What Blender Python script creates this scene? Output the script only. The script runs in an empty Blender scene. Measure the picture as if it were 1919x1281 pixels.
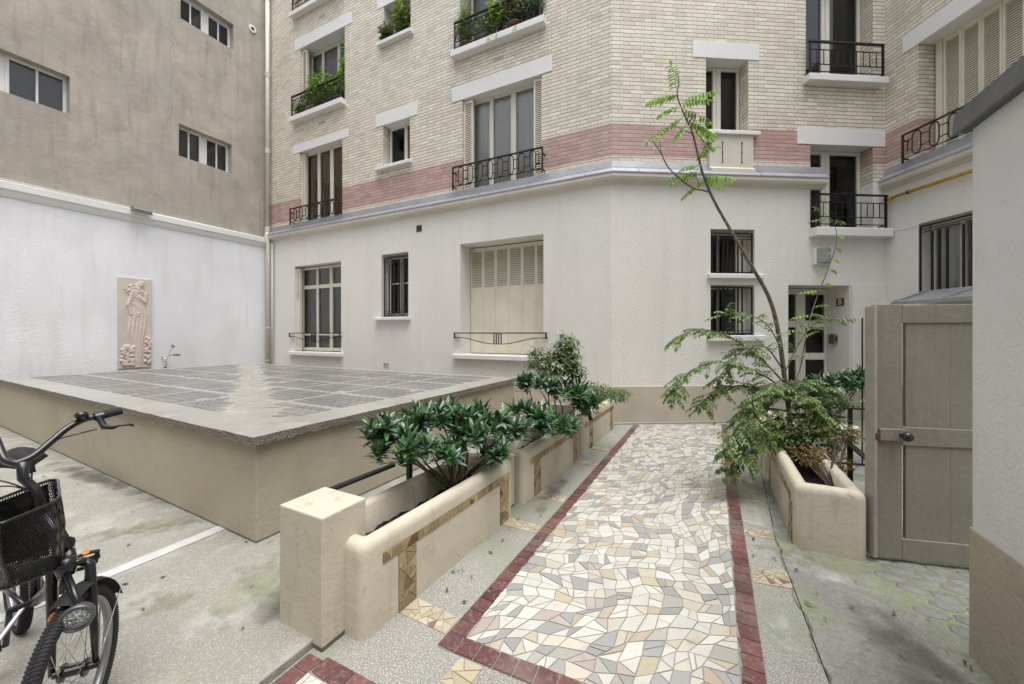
import bpy, bmesh, math, random
from mathutils import Vector, Matrix
random.seed(7)
R=math.radians; PI=math.pi
sc=bpy.context.scene
# ---------------------------------------------------------------- camera, sky, sun, exposure
YAW=R(26.2); CT,ST=math.cos(YAW),math.sin(YAW); EYE=1.45; FPX=715.0; HY=624.5
cam=bpy.data.cameras.new('camera'); camo=bpy.data.objects.new('camera',cam); sc.collection.objects.link(camo)
camo.location=(0,0,EYE); camo.rotation_euler=(R(90),0,YAW)
cam.sensor_width=36; cam.lens=FPX/1919*36; cam.shift_y=-(640.5-HY)/1919; cam.clip_end=500; cam.clip_start=.05
sc.camera=camo
w=bpy.data.worlds.new("World"); sc.world=w; w.use_nodes=True
wn=w.node_tree.nodes; wl=w.node_tree.links
sky=wn.new('ShaderNodeTexSky'); sky.sky_type='NISHITA'; sky.sun_disc=False
SUN_EL,SUN_AZ=R(76),R(120)
sky.sun_elevation=SUN_EL; sky.sun_rotation=SUN_AZ; sky.air_density=1.0; sky.dust_density=2.2; sky.ozone_density=.7
bg=wn['Background']; bg.inputs[1].default_value=.15; 
hs=wn.new('ShaderNodeHueSaturation'); hs.inputs['Saturation'].default_value=.35; hs.inputs['Value'].default_value=1.0; wl.new(sky.outputs[0],hs.inputs['Color']); wl.new(hs.outputs[0],bg.inputs[0])  # overcast: little blue left in the sky
sl=bpy.data.lights.new('sun','SUN'); sl.energy=1.4; sl.angle=R(50); sl.color=(1,.975,.93)
so=bpy.data.objects.new('sun',sl); sc.collection.objects.link(so); so.location=(0,0,20)
sd=Vector((math.sin(SUN_AZ)*math.cos(SUN_EL),math.cos(SUN_AZ)*math.cos(SUN_EL),math.sin(SUN_EL)))
so.rotation_euler=sd.to_track_quat('Z','Y').to_euler()
sc.view_settings.view_transform='Standard'; sc.view_settings.look='None'; sc.view_settings.exposure=1.12; sc.view_settings.gamma=1
# ---------------------------------------------------------------- helpers
COL=sc.collection
def cw(X,Y,z=0): # camera-aligned metres (right, forward) to world
    return Vector((X*CT-Y*ST, X*ST+Y*CT, z))
def at(px,py,Y): # a point seen at that place of the photo, Y metres ahead
    return cw((px-960)/FPX*Y, Y, EYE-(py-HY)/FPX*Y)
def onz(px,py,z=0): return at(px,py,(EYE-z)*FPX/(py-HY))
def pr(o,label=None,cat=None,group=None,kind=None):
    if label: o['label']=label
    if cat: o['category']=cat
    if group: o['group']=group
    if kind: o['kind']=kind
    return o
def thing(name,label,cat,loc=(0,0,0),rz=0,group=None):
    o=bpy.data.objects.new(name,None); COL.objects.link(o); o.empty_display_size=.2
    o.location=loc; o.rotation_euler=(0,0,rz); return pr(o,label,cat,group)
class MB:
    def __init__(s): s.v=[]; s.f=[]; s.c=[]; s.m=[]
    def add(s,vs,fs,col=None,mi=0):
        n=len(s.v); s.v+= [tuple(p) for p in vs]
        for f in fs: s.f.append(tuple(i+n for i in f)); s.c.append(col or (1,1,1)); s.m.append(mi)
    def box(s,x0,x1,y0,y1,z0,z1,col=None,mi=0):
        if x0>x1:x0,x1=x1,x0
        if y0>y1:y0,y1=y1,y0
        if z0>z1:z0,z1=z1,z0
        s.add([(x0,y0,z0),(x1,y0,z0),(x1,y1,z0),(x0,y1,z0),(x0,y0,z1),(x1,y0,z1),(x1,y1,z1),(x0,y1,z1)],
          [(0,3,2,1),(4,5,6,7),(0,1,5,4),(1,2,6,5),(2,3,7,6),(3,0,4,7)],col,mi)
    def quad(s,a,b,c,d,col=None,mi=0): s.add([a,b,c,d],[(0,1,2,3)],col,mi)
    def poly(s,pts,z0,z1,col=None,mi=0): # prism from ccw xy outline
        n=len(pts); s.add([(p[0],p[1],z0) for p in pts]+[(p[0],p[1],z1) for p in pts],
          [tuple(range(n,2*n))]+[(i,(i+1)%n,n+(i+1)%n,n+i) for i in range(n)],col,mi)
    def prof(s,x0,x1,pr_,col=None,mi=0): # profile (y,z) extruded along x, closed
        n=len(pr_); s.add([(x0,y,z) for y,z in pr_]+[(x1,y,z) for y,z in pr_],
          [(i,n+i,n+(i+1)%n,(i+1)%n) for i in range(n)]+[tuple(range(n)),tuple(range(2*n-1,n-1,-1))],col,mi)
    def tube(s,pts,r,n=6,col=None,mi=0,cap=True,closed=False):
        pts=[Vector(p) for p in pts]; k=len(pts)
        rs=r if isinstance(r,(list,tuple)) else [r]*k
        rings=[]; up=None
        for i,p in enumerate(pts):
            if closed: t=pts[(i+1)%k]-pts[i-1]
            else: t=pts[min(i+1,k-1)]-pts[max(i-1,0)]
            if t.length<1e-9: t=Vector((0,0,1))
            t.normalize()
            if up is None:
                up=Vector((0,0,1)) if abs(t.z)<.9 else Vector((1,0,0))
            a=up-t*up.dot(t)
            if a.length<1e-5: a=t.orthogonal()
            a.normalize(); up=a; b=t.cross(a)
            rings.append([p+(a*math.cos(2*PI*j/n)+b*math.sin(2*PI*j/n))*rs[i] for j in range(n)])
        vs=[q for g in rings for q in g]; fs=[]
        for i in range(k if closed else k-1):
            i2=(i+1)%k
            for j in range(n): fs.append((i*n+j,i*n+(j+1)%n,i2*n+(j+1)%n,i2*n+j))
        if cap and not closed: fs+= [tuple(range(n-1,-1,-1)),tuple(range((k-1)*n,k*n))]
        s.add(vs,fs,col,mi)
    def lathe(s,c,prof,n=20,ax=None,col=None,mi=0): # profile (r,h) about axis through c
        ax=Vector(ax or (0,0,1)).normalized(); a=ax.orthogonal().normalized(); b=ax.cross(a); c=Vector(c)
        vs=[c+ax*h+(a*math.cos(2*PI*j/n)+b*math.sin(2*PI*j/n))*max(r,1e-4) for r,h in prof for j in range(n)]
        fs=[(i*n+j,i*n+(j+1)%n,(i+1)*n+(j+1)%n,(i+1)*n+j) for i in range(len(prof)-1) for j in range(n)]
        s.add(vs,fs,col,mi)
    def build(s,name,mats,parent=None,loc=(0,0,0),rz=0,smooth=False,bevel=0,kind=None,uv=True,fix=False):
        me=bpy.data.meshes.new(name); me.from_pydata(s.v,[],s.f)
        if not isinstance(mats,(list,tuple)): mats=[mats]
        for m in mats: me.materials.append(m)
        me.polygons.foreach_set('material_index',s.m)
        if smooth: me.polygons.foreach_set('use_smooth',[True]*len(s.f))
        if fix:
            b=bmesh.new(); b.from_mesh(me); bmesh.ops.recalc_face_normals(b,faces=b.faces); b.to_mesh(me); b.free()
        if uv:
            U=me.uv_layers.new(name='UVMap').data
            for p in me.polygons:
                nx,ny,nz=abs(p.normal.x),abs(p.normal.y),abs(p.normal.z)
                for li in p.loop_indices:
                    c=me.vertices[me.loops[li].vertex_index].co
                    U[li].uv=(c.x,c.y) if nz>=nx and nz>=ny else ((c.x,c.z) if ny>=nx else (c.y,c.z))
        if any(c!=(1,1,1) for c in s.c):
            A=me.color_attributes.new('Col','FLOAT_COLOR','CORNER').data
            for p,c in zip(me.polygons,s.c):
                for li in p.loop_indices: A[li].color=(c[0],c[1],c[2],1)
        o=bpy.data.objects.new(name,me); COL.objects.link(o); o.location=loc; o.rotation_euler=(0,0,rz)
        if parent: o.parent=parent
        if bevel:
            bv=o.modifiers.new('b','BEVEL'); bv.width=bevel; bv.segments=2; bv.limit_method='ANGLE'
        if kind: o['kind']=kind
        return o
# ---------------------------------------------------------------- materials
def mat(name,color,rough=.7,metal=0,spec=.5,bump=None,var=None,attr=False,mossy=None,coat=0):
    """bump=[(scale,strength,dist)...]; var=(scale,col2,amount) big soft mottling; speckle"""
    m=bpy.data.materials.new(name); m.use_nodes=True; nt=m.node_tree; N=nt.nodes; L=nt.links; b=N['Principled BSDF']
    b.inputs['Roughness'].default_value=rough; b.inputs['Metallic'].default_value=metal
    b.inputs['Specular IOR Level'].default_value=spec; b.inputs['Coat Weight'].default_value=coat
    geo=N.new('ShaderNodeNewGeometry'); pos=geo.outputs['Position']
    rgb=N.new('ShaderNodeRGB'); rgb.outputs[0].default_value=(*color,1); cur=rgb.outputs[0]
    if attr:
        a=N.new('ShaderNodeAttribute'); a.attribute_name='Col'; cur=a.outputs['Color']
    def mix(fac,A,B,mode='MIX'):
        x=N.new('ShaderNodeMix'); x.data_type='RGBA'; x.blend_type=mode
        if isinstance(fac,float): x.inputs[0].default_value=fac
        else: L.new(fac,x.inputs[0])
        L.new(A,x.inputs[6])
        if isinstance(B,tuple): x.inputs[7].default_value=(*B,1)
        else: L.new(B,x.inputs[7])
        return x.outputs[2]
    def noise(scale,detail=4,lo=.4,hi=.6,vec=None,sx=None,dist=0):
        n=N.new('ShaderNodeTexNoise'); n.inputs['Scale'].default_value=scale; n.inputs['Detail'].default_value=detail
        n.inputs['Distortion'].default_value=dist
        v=vec or pos
        if sx:
            mp=N.new('ShaderNodeMapping'); mp.inputs['Scale'].default_value=sx; L.new(v,mp.inputs[0]); v=mp.outputs[0]
        L.new(v,n.inputs['Vector'])
        r=N.new('ShaderNodeMapRange'); r.inputs[1].default_value=lo; r.inputs[2].default_value=hi; L.new(n.outputs[0],r.inputs[0])
        return r.outputs[0]
    m['x']=0
    for t in (var or []):
        sc_,c2,amt=t[:3]; lo,hi=(t[3] if len(t)>3 else (.4,.65)); sx=t[4] if len(t)>4 else None
        f=noise(sc_,5,lo,hi,sx=sx,dist=.4); mu=N.new('ShaderNodeMath'); mu.operation='MULTIPLY'; mu.inputs[1].default_value=amt; L.new(f,mu.inputs[0])
        cur=mix(mu.outputs[0],cur,c2)
    L.new(cur,b.inputs['Base Color'])
    h=None
    for (s_,k) in (bump or []):
        f=noise(s_,3,.25,.75); mu=N.new('ShaderNodeMath'); mu.operation='MULTIPLY'; mu.inputs[1].default_value=k; L.new(f,mu.inputs[0])
        if h is None: h=mu.outputs[0]
        else:
            ad=N.new('ShaderNodeMath'); ad.operation='ADD'; L.new(h,ad.inputs[0]); L.new(mu.outputs[0],ad.inputs[1]); h=ad.outputs[0]
    if h is not None:
        bp=N.new('ShaderNodeBump'); bp.inputs['Distance'].default_value=1; bp.inputs['Strength'].default_value=1; L.new(h,bp.inputs['Height']); L.new(bp.outputs[0],b.inputs['Normal'])
    m.node_tree['ok']=1
    return m
def leafmat(name,rough=.4,trans=.25):
    m=mat(name,(.1,.2,.05),rough,attr=True); nt=m.node_tree; N=nt.nodes; L=nt.links; b=N['Principled BSDF']
    a=[n for n in N if n.type=='ATTRIBUTE'][0]
    t=N.new('ShaderNodeBsdfTranslucent'); x=N.new('ShaderNodeMixShader'); x.inputs[0].default_value=trans
    L.new(a.outputs[0],t.inputs[0]); L.new(b.outputs[0],x.inputs[1]); L.new(t.outputs[0],x.inputs[2]); L.new(x.outputs[0],N['Material Output'].inputs[0])
    return m
def brickmat():
    m=bpy.data.materials.new('glazed_brick'); m.use_nodes=True; nt=m.node_tree; N=nt.nodes; L=nt.links; b=N['Principled BSDF']
    def M(op,a,b_=None,c=None):
        x=N.new('ShaderNodeMath'); x.operation=op
        for i,q in enumerate((a,b_,c)):
            if q is None: continue
            if isinstance(q,(int,float)): x.inputs[i].default_value=q
            else: L.new(q,x.inputs[i])
        return x.outputs[0]
    uv=N.new('ShaderNodeUVMap'); sp=N.new('ShaderNodeSeparateXYZ'); L.new(uv.outputs[0],sp.inputs[0])
    # a slight wobble keeps the courses from being ruled lines
    nz=N.new('ShaderNodeTexNoise'); nz.inputs['Scale'].default_value=2.2; L.new(uv.outputs[0],nz.inputs[0])
    wob=M('MULTIPLY',M('SUBTRACT',nz.outputs[0],.5),.012)
    vz=M('ADD',sp.outputs[1],wob); H=.065; P=.352; S=.235
    row=M('FLOOR',M('DIVIDE',vz,H)); fv=M('SUBTRACT',vz,M('MULTIPLY',row,H))
    odd=M('MODULO',row,2.0)
    rj=N.new('ShaderNodeTexWhiteNoise'); rj.noise_dimensions='1D'; L.new(row,rj.inputs['W'])
    ux=M('ADD',M('ADD',sp.outputs[0],100.0),M('ADD',M('MULTIPLY',odd,P/2),M('MULTIPLY',rj.outputs[0],.03)))
    cell=M('FLOOR',M('DIVIDE',ux,P)); fu=M('SUBTRACT',ux,M('MULTIPLY',cell,P))
    head=M('GREATER_THAN',fu,S)
    du=M('MINIMUM',M('MINIMUM',fu,M('ABSOLUTE',M('SUBTRACT',fu,S))),M('SUBTRACT',P,fu))
    dv=M('MINIMUM',fv,M('SUBTRACT',H,fv))
    jm=N.new('ShaderNodeMapRange'); jm.inputs[1].default_value=.0035; jm.inputs[2].default_value=.0075
    d=M('MINIMUM',M('MULTIPLY',du,2.2),dv); L.new(d,jm.inputs[0])
    cid=N.new('ShaderNodeCombineXYZ'); L.new(M('ADD',M('MULTIPLY',cell,2.0),head),cid.inputs[0]); L.new(row,cid.inputs[1])
    wnz=N.new('ShaderNodeTexWhiteNoise'); wnz.noise_dimensions='2D'; L.new(cid.outputs[0],wnz.inputs['Vector'])
    cr=N.new('ShaderNodeValToRGB'); e=cr.color_ramp.elements
    e[0].position=0; e[0].color=(.61,.55,.455,1); e[1].position=1; e[1].color=(.79,.76,.66,1)
    for p_,c_ in ((.25,(.71,.66,.55,1)),(.5,(.75,.70,.59,1)),(.72,(.67,.60,.53,1)),(.85,(.77,.71,.58,1))):
        q=e.new(p_); q.color=c_
    L.new(wnz.outputs[0],cr.inputs[0])
    rr=N.new('ShaderNodeValToRGB'); e=rr.color_ramp.elements
    e[0].color=(.45,.285,.255,1); e[1].color=(.56,.385,.35,1); L.new(wnz.outputs[0],rr.inputs[0])
    band=M('MULTIPLY',M('GREATER_THAN',vz,.065*66.5-.0325+.03),M('LESS_THAN',vz,.065*74.5))
    x=N.new('ShaderNodeMix'); x.data_type='RGBA'; L.new(band,x.inputs[0]); L.new(cr.outputs[0],x.inputs[6]); L.new(rr.outputs[0],x.inputs[7])
    # grime patches
    g=N.new('ShaderNodeNewGeometry'); gn=N.new('ShaderNodeTexNoise'); gn.inputs['Scale'].default_value=1.1; gn.inputs['Detail'].default_value=6; L.new(g.outputs['Position'],gn.inputs[0])
    gr=N.new('ShaderNodeMapRange'); gr.inputs[1].default_value=.42; gr.inputs[2].default_value=.75; gr.inputs[4].default_value=.4; L.new(gn.outputs[0],gr.inputs[0])
    x3=N.new('ShaderNodeMix'); x3.data_type='RGBA'; x3.blend_type='MULTIPLY'; L.new(gr.outputs[0],x3.inputs[0]); L.new(x.outputs[2],x3.inputs[6]); x3.inputs[7].default_value=(.80,.74,.70,1)
    x2=N.new('ShaderNodeMix'); x2.data_type='RGBA'; L.new(jm.outputs[0],x2.inputs[0]); x2.inputs[6].default_value=(.235,.20,.165,1); L.new(x3.outputs[2],x2.inputs[7])
    L.new(x2.outputs[2],b.inputs['Base Color']); b.inputs['Roughness'].default_value=.5
    bp=N.new('ShaderNodeBump'); bp.inputs['Distance'].default_value=.006; bp.inputs['Strength'].default_value=.7; L.new(jm.outputs[0],bp.inputs['Height']); L.new(bp.outputs[0],b.inputs['Normal'])
    return m
def glassmat():
    m=bpy.data.materials.new('window_glass'); m.use_nodes=True; N=m.node_tree.nodes; L=m.node_tree.links; N.remove(N['Principled BSDF'])
    t=N.new('ShaderNodeBsdfTransparent'); t.inputs[0].default_value=(.90,.91,.90,1)
    g=N.new('ShaderNodeBsdfGlossy'); g.inputs['Roughness'].default_value=.02; f=N.new('ShaderNodeFresnel'); f.inputs[0].default_value=1.6
    x=N.new('ShaderNodeMixShader'); L.new(f.outputs[0],x.inputs[0]); L.new(t.outputs[0],x.inputs[1]); L.new(g.outputs[0],x.inputs[2]); L.new(x.outputs[0],N['Material Output'].inputs[0])
    return m
M={}
M['render']=mat('white_roughcast',(.81,.79,.75),.9,bump=[(48,.006),(170,.002)],var=[(.7,(.74,.72,.68),.5),(6,(.74,.72,.68),.25),(1.3,(.55,.53,.49),.14,(.52,.72),(5,5,.35))],spec=.2)
M['render_c']=mat('white_painted_roughcast',(.85,.85,.88),.9,bump=[(34,.0035),(150,.002)],var=[(.6,(.66,.67,.69),.5),(3,(.70,.70,.70),.3,(.5,.7),(1,1,.3)),(1.5,(.66,.66,.64),.35,(.54,.72),(4,4,.4))],spec=.2)
M['white']=mat('white_smooth_paint',(.76,.75,.74),.6,bump=[(60,.0015)],var=[(3,(.68,.66,.62),.3)])
M['cornice']=mat('cream_stucco',(.66,.62,.55),.7,bump=[(60,.001)],var=[(2.5,(.52,.48,.42),.5)])
M['plinth']=mat('beige_plinth',(.54,.485,.39),.8,bump=[(50,.002)],var=[(1.6,(.36,.32,.26),.6),(7,(.5,.46,.39),.3)])
M['cement']=mat('old_cement',(.40,.36,.305),.9,bump=[(11,.004),(90,.002)],spec=.2,
   var=[(1.1,(.51,.455,.385),.8,(.42,.62)),(2.6,(.27,.235,.195),.4,(.47,.66)),(3.0,(.25,.22,.18),.4,(.52,.68),(3,3,.35)),(8,(.42,.385,.34),.4,(.5,.62)),(2.0,(.33,.36,.31),.4,(.58,.7)),(1.4,(.40,.37,.34),.6,(.45,.7),(6,6,.5))])
M['zinc']=mat('weathered_zinc',(.36,.37,.40),.45,metal=.35,bump=[(9,.002)],var=[(3,(.26,.27,.29),.6),(18,(.45,.46,.48),.3)])
M['zinc_dark']=mat('dark_zinc',(.12,.13,.135),.5,metal=.3,bump=[(12,.003)],var=[(4,(.17,.18,.185),.6),(1.5,(.08,.08,.075),.5)])
M['brick']=brickmat()
M['frame']=mat('cream_window_paint',(.66,.63,.55),.45,var=[(6,(.58,.55,.47),.3)])
M['shutter']=mat('cream_shutter_paint',(.76,.71,.58),.5,bump=[(30,.001)],var=[(3,(.58,.53,.41),.4)])
M['gap']=mat('shutter_gap_shade',(.27,.235,.17),.8)  # darker backing colour paints the shade between the slats
M['bcurtain']=mat('brown_curtain',(.30,.215,.145),.9,var=[(30,(.20,.14,.09),.5)])
M['iron']=mat('dark_iron',(.025,.022,.022),.45,metal=.3,bump=[(60,.001)],var=[(14,(.07,.045,.035),.4)])
M['iron_b']=mat('black_iron',(.012,.012,.014),.4,metal=.2)
M['glass']=glassmat()
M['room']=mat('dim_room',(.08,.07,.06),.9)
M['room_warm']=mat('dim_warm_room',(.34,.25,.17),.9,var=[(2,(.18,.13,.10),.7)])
M['curtain']=mat('net_curtain',(.85,.86,.85),.9,var=[(40,(.70,.71,.71),.5)])
M['greyblind']=mat('grey_blind',(.33,.335,.34),.9)
M['conc_l']=mat('stained_concrete',(.25,.245,.21),.85,bump=[(120,.002),(20,.003)],
   var=[(1.3,(.27,.25,.22),.7,(.42,.62)),(4,(.42,.415,.38),.5,(.5,.66)),(1.8,(.24,.26,.165),.8,(.56,.68)),(160,(.52,.51,.48),.5,(.52,.62)),(45,(.26,.24,.21),.35,(.55,.65))])
M['conc_s']=mat('exposed_aggregate',(.25,.25,.225),.85,bump=[(150,.003),(30,.002)],
   var=[(2.2,(.24,.225,.20),.7,(.45,.62)),(170,(.60,.59,.56),.8,(.52,.60)),(110,(.19,.18,.165),.6,(.56,.64)),(1.2,(.25,.27,.18),.7,(.48,.64))])
M['conc_r']=mat('mossy_concrete',(.255,.25,.235),.85,bump=[(90,.003),(12,.006)],
   var=[(1.6,(.16,.155,.14),.7,(.42,.62)),(2.6,(.40,.40,.38),.55,(.53,.68)),(1.1,(.20,.25,.12),.9,(.45,.62)),(150,(.40,.39,.36),.5,(.54,.62)),(30,(.15,.145,.13),.4,(.52,.64))])
M['moss']=mat('green_algae',(.30,.34,.17),.9,bump=[(80,.003)],var=[(5,(.40,.43,.30),.7,(.45,.6)),(12,(.21,.25,.10),.6,(.5,.62)),(100,(.38,.38,.30),.4)])
M['mortar']=mat('pale_mortar',(.52,.52,.52),.85,bump=[(60,.003)],var=[(9,(.42,.42,.40),.6)])
M['grout']=mat('path_grout',(.30,.285,.26),.9,bump=[(120,.003)],var=[(3,(.24,.22,.19),.6)])
M['tile']=mat('broken_tiles',(1,1,1),.38,attr=True,bump=[(9,.0012)],var=[(2.5,(.33,.31,.26),.30,(.5,.7)),(60,(.40,.38,.34),.22,(.52,.66)),(16,(.22,.20,.16),.30,(.6,.74))])
M['trim']=mat('planter_mosaic',(1,1,1),.5,attr=True,bump=[(60,.002)],var=[(30,(.20,.15,.09),.4,(.5,.65))])
M['planter']=mat('cream_planter_render',(.55,.50,.40),.75,bump=[(45,.0012),(7,.0022)],var=[(2.2,(.50,.44,.35),.6,(.42,.62)),(7,(.40,.36,.29),.45,(.56,.7)),(1.2,(.60,.55,.45),.5),(2.2,(.33,.29,.22),.45,(.56,.72),(5,5,.5)),(14,(.28,.24,.18),.6,(.66,.74))])
M['boxwall']=mat('beige_block_wall',(.42,.375,.29),.8,bump=[(40,.0015),(3,.006)],var=[(1.2,(.37,.32,.235),.6,(.42,.62)),(5,(.31,.27,.2),.35,(.55,.7)),(.8,(.46,.41,.32),.4)])
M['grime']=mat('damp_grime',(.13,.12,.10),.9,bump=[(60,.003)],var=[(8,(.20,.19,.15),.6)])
M['slab']=mat('worn_cement_slab',(.33,.32,.295),.30,bump=[(40,.002),(6,.004)],
   var=[(.9,(.28,.265,.235),.65,(.42,.62)),(5,(.44,.43,.40),.5,(.5,.66)),(2.4,(.24,.23,.20),.5,(.55,.68)),(130,(.30,.28,.25),.4,(.54,.62))])
M['slabedge']=mat('rough_slab_edge',(.20,.18,.145),.9,bump=[(70,.012)],var=[(45,(.30,.28,.24),.5,(.5,.6)),(60,(.11,.10,.08),.5,(.52,.62))])
M['lens']=mat('dusty_glass_lens',(.165,.165,.16),.33,bump=[(30,.003)],var=[(8,(.20,.20,.195),.7),(2,(.33,.31,.28),.6,(.5,.7))])
M['soil']=mat('dark_soil',(.018,.013,.010),.95,bump=[(60,.02),(15,.03)],var=[(50,(.06,.045,.035),.5,(.55,.65))])
M['gate']=mat('grey_brown_gate_paint',(.245,.225,.19),.6,bump=[(30,.0015)],var=[(2,(.205,.19,.155),.6),(1.5,(.14,.125,.10),.4,(.55,.72),(4,4,.5)),(25,(.31,.295,.26),.3,(.5,.7),(3,3,.4))])
M['gwall']=mat('garden_wall_render',(.74,.745,.745),.9,bump=[(50,.0025),(140,.001)],var=[(1.0,(.64,.64,.63),.6),(1.6,(.58,.57,.54),.35,(.52,.7),(4,4,.4))],spec=.2)
M['gplinth']=mat('garden_wall_plinth',(.48,.435,.345),.85,bump=[(40,.003)],var=[(1.3,(.35,.31,.24),.7),(6,(.27,.25,.18),.4,(.56,.7))])
M['relief']=mat('pink_plaster',(.66,.55,.50),.75,bump=[(60,.003)],var=[(9,(.52,.42,.37),.4)])
M['reliefbg']=mat('plaque_ground',(.62,.57,.49),.8,bump=[(60,.002)],var=[(3,(.46,.46,.40),.5)])
M['pipe']=mat('cream_pipe_paint',(.64,.61,.53),.5,var=[(4,(.52,.49,.42),.4)])
M['gas']=mat('yellow_gas_paint',(.55,.36,.03),.5,var=[(20,(.30,.22,.05),.6,(.5,.65))])
M['metal']=mat('grey_metal',(.32,.33,.34),.35,metal=.8)
M['dullmetal']=mat('dull_metal',(.13,.13,.135),.35,metal=.6)
M['chrome']=mat('chrome',(.62,.62,.63),.18,metal=1)
M['blk']=mat('black_paint',(.012,.012,.014),.28,coat=.3)
M['blkm']=mat('black_rubber',(.014,.014,.015),.75,bump=[(200,.001)])
M['orange']=mat('orange_reflector',(.65,.16,.01),.25)
M['bark']=mat('grey_bark',(.13,.11,.08),.85,bump=[(60,.008)],var=[(30,(.24,.22,.17),.7,(.45,.6)),(9,(.06,.055,.035),.6,(.5,.62)),(5,(.12,.15,.08),.5,(.52,.66))])
M['twig']=mat('brown_twig',(.055,.03,.022),.8)
M['leaf']=leafmat('glossy_leaf',.36,.10); M['leaf'].node_tree.nodes['Principled BSDF'].inputs['Specular IOR Level'].default_value=.9; M['leaf2']=leafmat('soft_leaf',.5,.35)
M['terra']=mat('terracotta',(.17,.075,.05),.8,var=[(12,(.24,.10,.07),.5)])
M['bluepot']=mat('blue_glaze',(.03,.05,.30),.25); M['greenbox']=mat('green_plastic',(.01,.08,.07),.5); M['yellowbox']=mat('yellow_plastic',(.55,.30,.04),.5)
M['dullblind']=mat('dull_blind',(.13,.12,.11),.9)
M['frosted']=mat('frosted_lamp_glass',(.27,.28,.275),.3,bump=[(90,.004)])
M['rust']=mat('rusty_iron',(.10,.045,.025),.8,bump=[(80,.003)]); M['brownsign']=mat('brown_enamel',(.10,.045,.035),.4)
M['cobble']=mat('mossy_cobble',(.22,.22,.205),.7,bump=[(25,.008)],var=[(6,(.13,.16,.13),.7),(40,(.27,.27,.25),.4)])
M['whitestone']=mat('white_garden_stone',(.72,.71,.67),.6,bump=[(40,.002)],var=[(6,(.58,.57,.52),.5)])
# ---------------------------------------------------------------- ground
K=Vector((-1.273,6.231,0)); BA=R(30.3)
CBX=-10.243
def struct(name,mb,m,**k):
    o=mb.build(name,m,kind='structure',**k); return o
g=MB(); g.quad((-14,-7,-.05),(9,-7,-.05),(9,12,-.05),(-14,12,-.05)); struct('ground',g,M['conc_r'])
g=MB(); g.poly([(-1.60,-5),(.48,-5),(.48,2),(.475,3.2),(.56,4.5),(.62,8.2),(-1.60,7)],-.05,0); struct('path_edging',g,M['conc_s'])
g=MB(); g.poly([(.487,-5),(6,-5),(6,11),(.627,11),(.567,4.5),(.482,3.2),(.487,2)],-.05,-.003); struct('side_pavement',g,M['conc_r'])
g=MB(); g.poly([(CBX-.2,-6),(-1.605,-6),(-1.605,6.6),(CBX-.2,6.6)],-.05,.035); struct('courtyard_pavement',g,M['conc_l'],bevel=.006)
# pale mortar joint across the pavement
g=MB(); a=[]; b=[]
for i in range(25):
    t=i/24; v=-.3+t*1.87; u=-3.09-.03*t; a.append((u-.045-random.uniform(0,.012),v)); b.append((u+.04+random.uniform(0,.012),v))
for i in range(24): g.quad((*a[i],.039),(*b[i],.039),(*b[i+1],.039),(*a[i+1],.039))
struct('mortar_joint',g,M['mortar'])
# convex polygon helpers for broken-tile mosaics
def area(p): return abs(sum(p[i][0]*p[(i+1)%len(p)][1]-p[(i+1)%len(p)][0]*p[i][1] for i in range(len(p))))/2
def clip(p,n,d): # keep n.x<=d
    o=[]
    for i in range(len(p)):
        a=p[i]; b=p[(i+1)%len(p)]; da=n[0]*a[0]+n[1]*a[1]-d; db=n[0]*b[0]+n[1]*b[1]-d
        if da<=0: o.append(a)
        if da*db<0:
            t=da/(da-db); o.append((a[0]+(b[0]-a[0])*t,a[1]+(b[1]-a[1])*t))
    return o
def shatter(p,amin,amax,rng,spread=.36):
    A=area(p)
    if len(p)<3 or A<1e-6: return []
    if A<rng.uniform(amin,amax)*1.35: return [p]
    cx=sum(q[0] for q in p)/len(p); cy=sum(q[1] for q in p)/len(p)
    # longest direction
    best=max(((a,b) for a in p for b in p),key=lambda ab:(ab[0][0]-ab[1][0])**2+(ab[0][1]-ab[1][1])**2)
    ang=math.atan2(best[1][1]-best[0][1],best[1][0]-best[0][0])+rng.uniform(-spread,spread)
    n=(math.cos(ang),math.sin(ang)); L=math.hypot(best[1][0]-best[0][0],best[1][1]-best[0][1])
    d=n[0]*cx+n[1]*cy+rng.uniform(-.10,.10)*L
    return shatter(clip(p,n,d),amin,amax,rng,spread)+shatter(clip(p,(-n[0],-n[1]),-d),amin,amax,rng,spread)
def inset(p,g):
    # ccw polygon
    s=sum(p[i][0]*p[(i+1)%len(p)][1]-p[(i+1)%len(p)][0]*p[i][1] for i in range(len(p)))
    if s<0: p=p[::-1]
    o=p
    for i in range(len(p)):
        a=p[i]; b=p[(i+1)%len(p)]; dx,dy=b[0]-a[0],b[1]-a[1]; l=math.hypot(dx,dy)
        if l<1e-5: continue
        n=(dy/l,-dx/l); o=clip(o,n,n[0]*a[0]+n[1]*a[1]-g)
        if len(o)<3: return None
    return o
def dejag(p,rng): # knock off an occasional corner
    return p
rng=random.Random(11)
def tcol(r):
    x=r.random(); j=r.uniform(.9,1.08)
    if x<.47: c=(.55,.535,.49)
    elif x<.60: c=(.50,.465,.39)
    elif x<.80: c=(.31,.307,.30)
    elif x<.90: c=(.38,.37,.33)
    elif x<.965: c=(.44,.385,.28)
    elif x<.98: c=(.43,.35,.26)
    else: c=(.40,.34,.31)
    return tuple(q*j for q in c)
def ycol(r):
    x=r.random(); j=r.uniform(.85,1.15)
    c=(.42,.36,.25) if x<.6 else ((.46,.41,.32) if x<.92 else (.22,.13,.10)); return tuple(q*j for q in c)
def bcol(r):
    x=r.random(); j=r.uniform(.75,1.2)
    c=(.34,.25,.13) if x<.55 else ((.42,.33,.19) if x<.8 else ((.24,.16,.08) if x<.92 else (.15,.065,.03))); return tuple(q*j for q in c)
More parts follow.
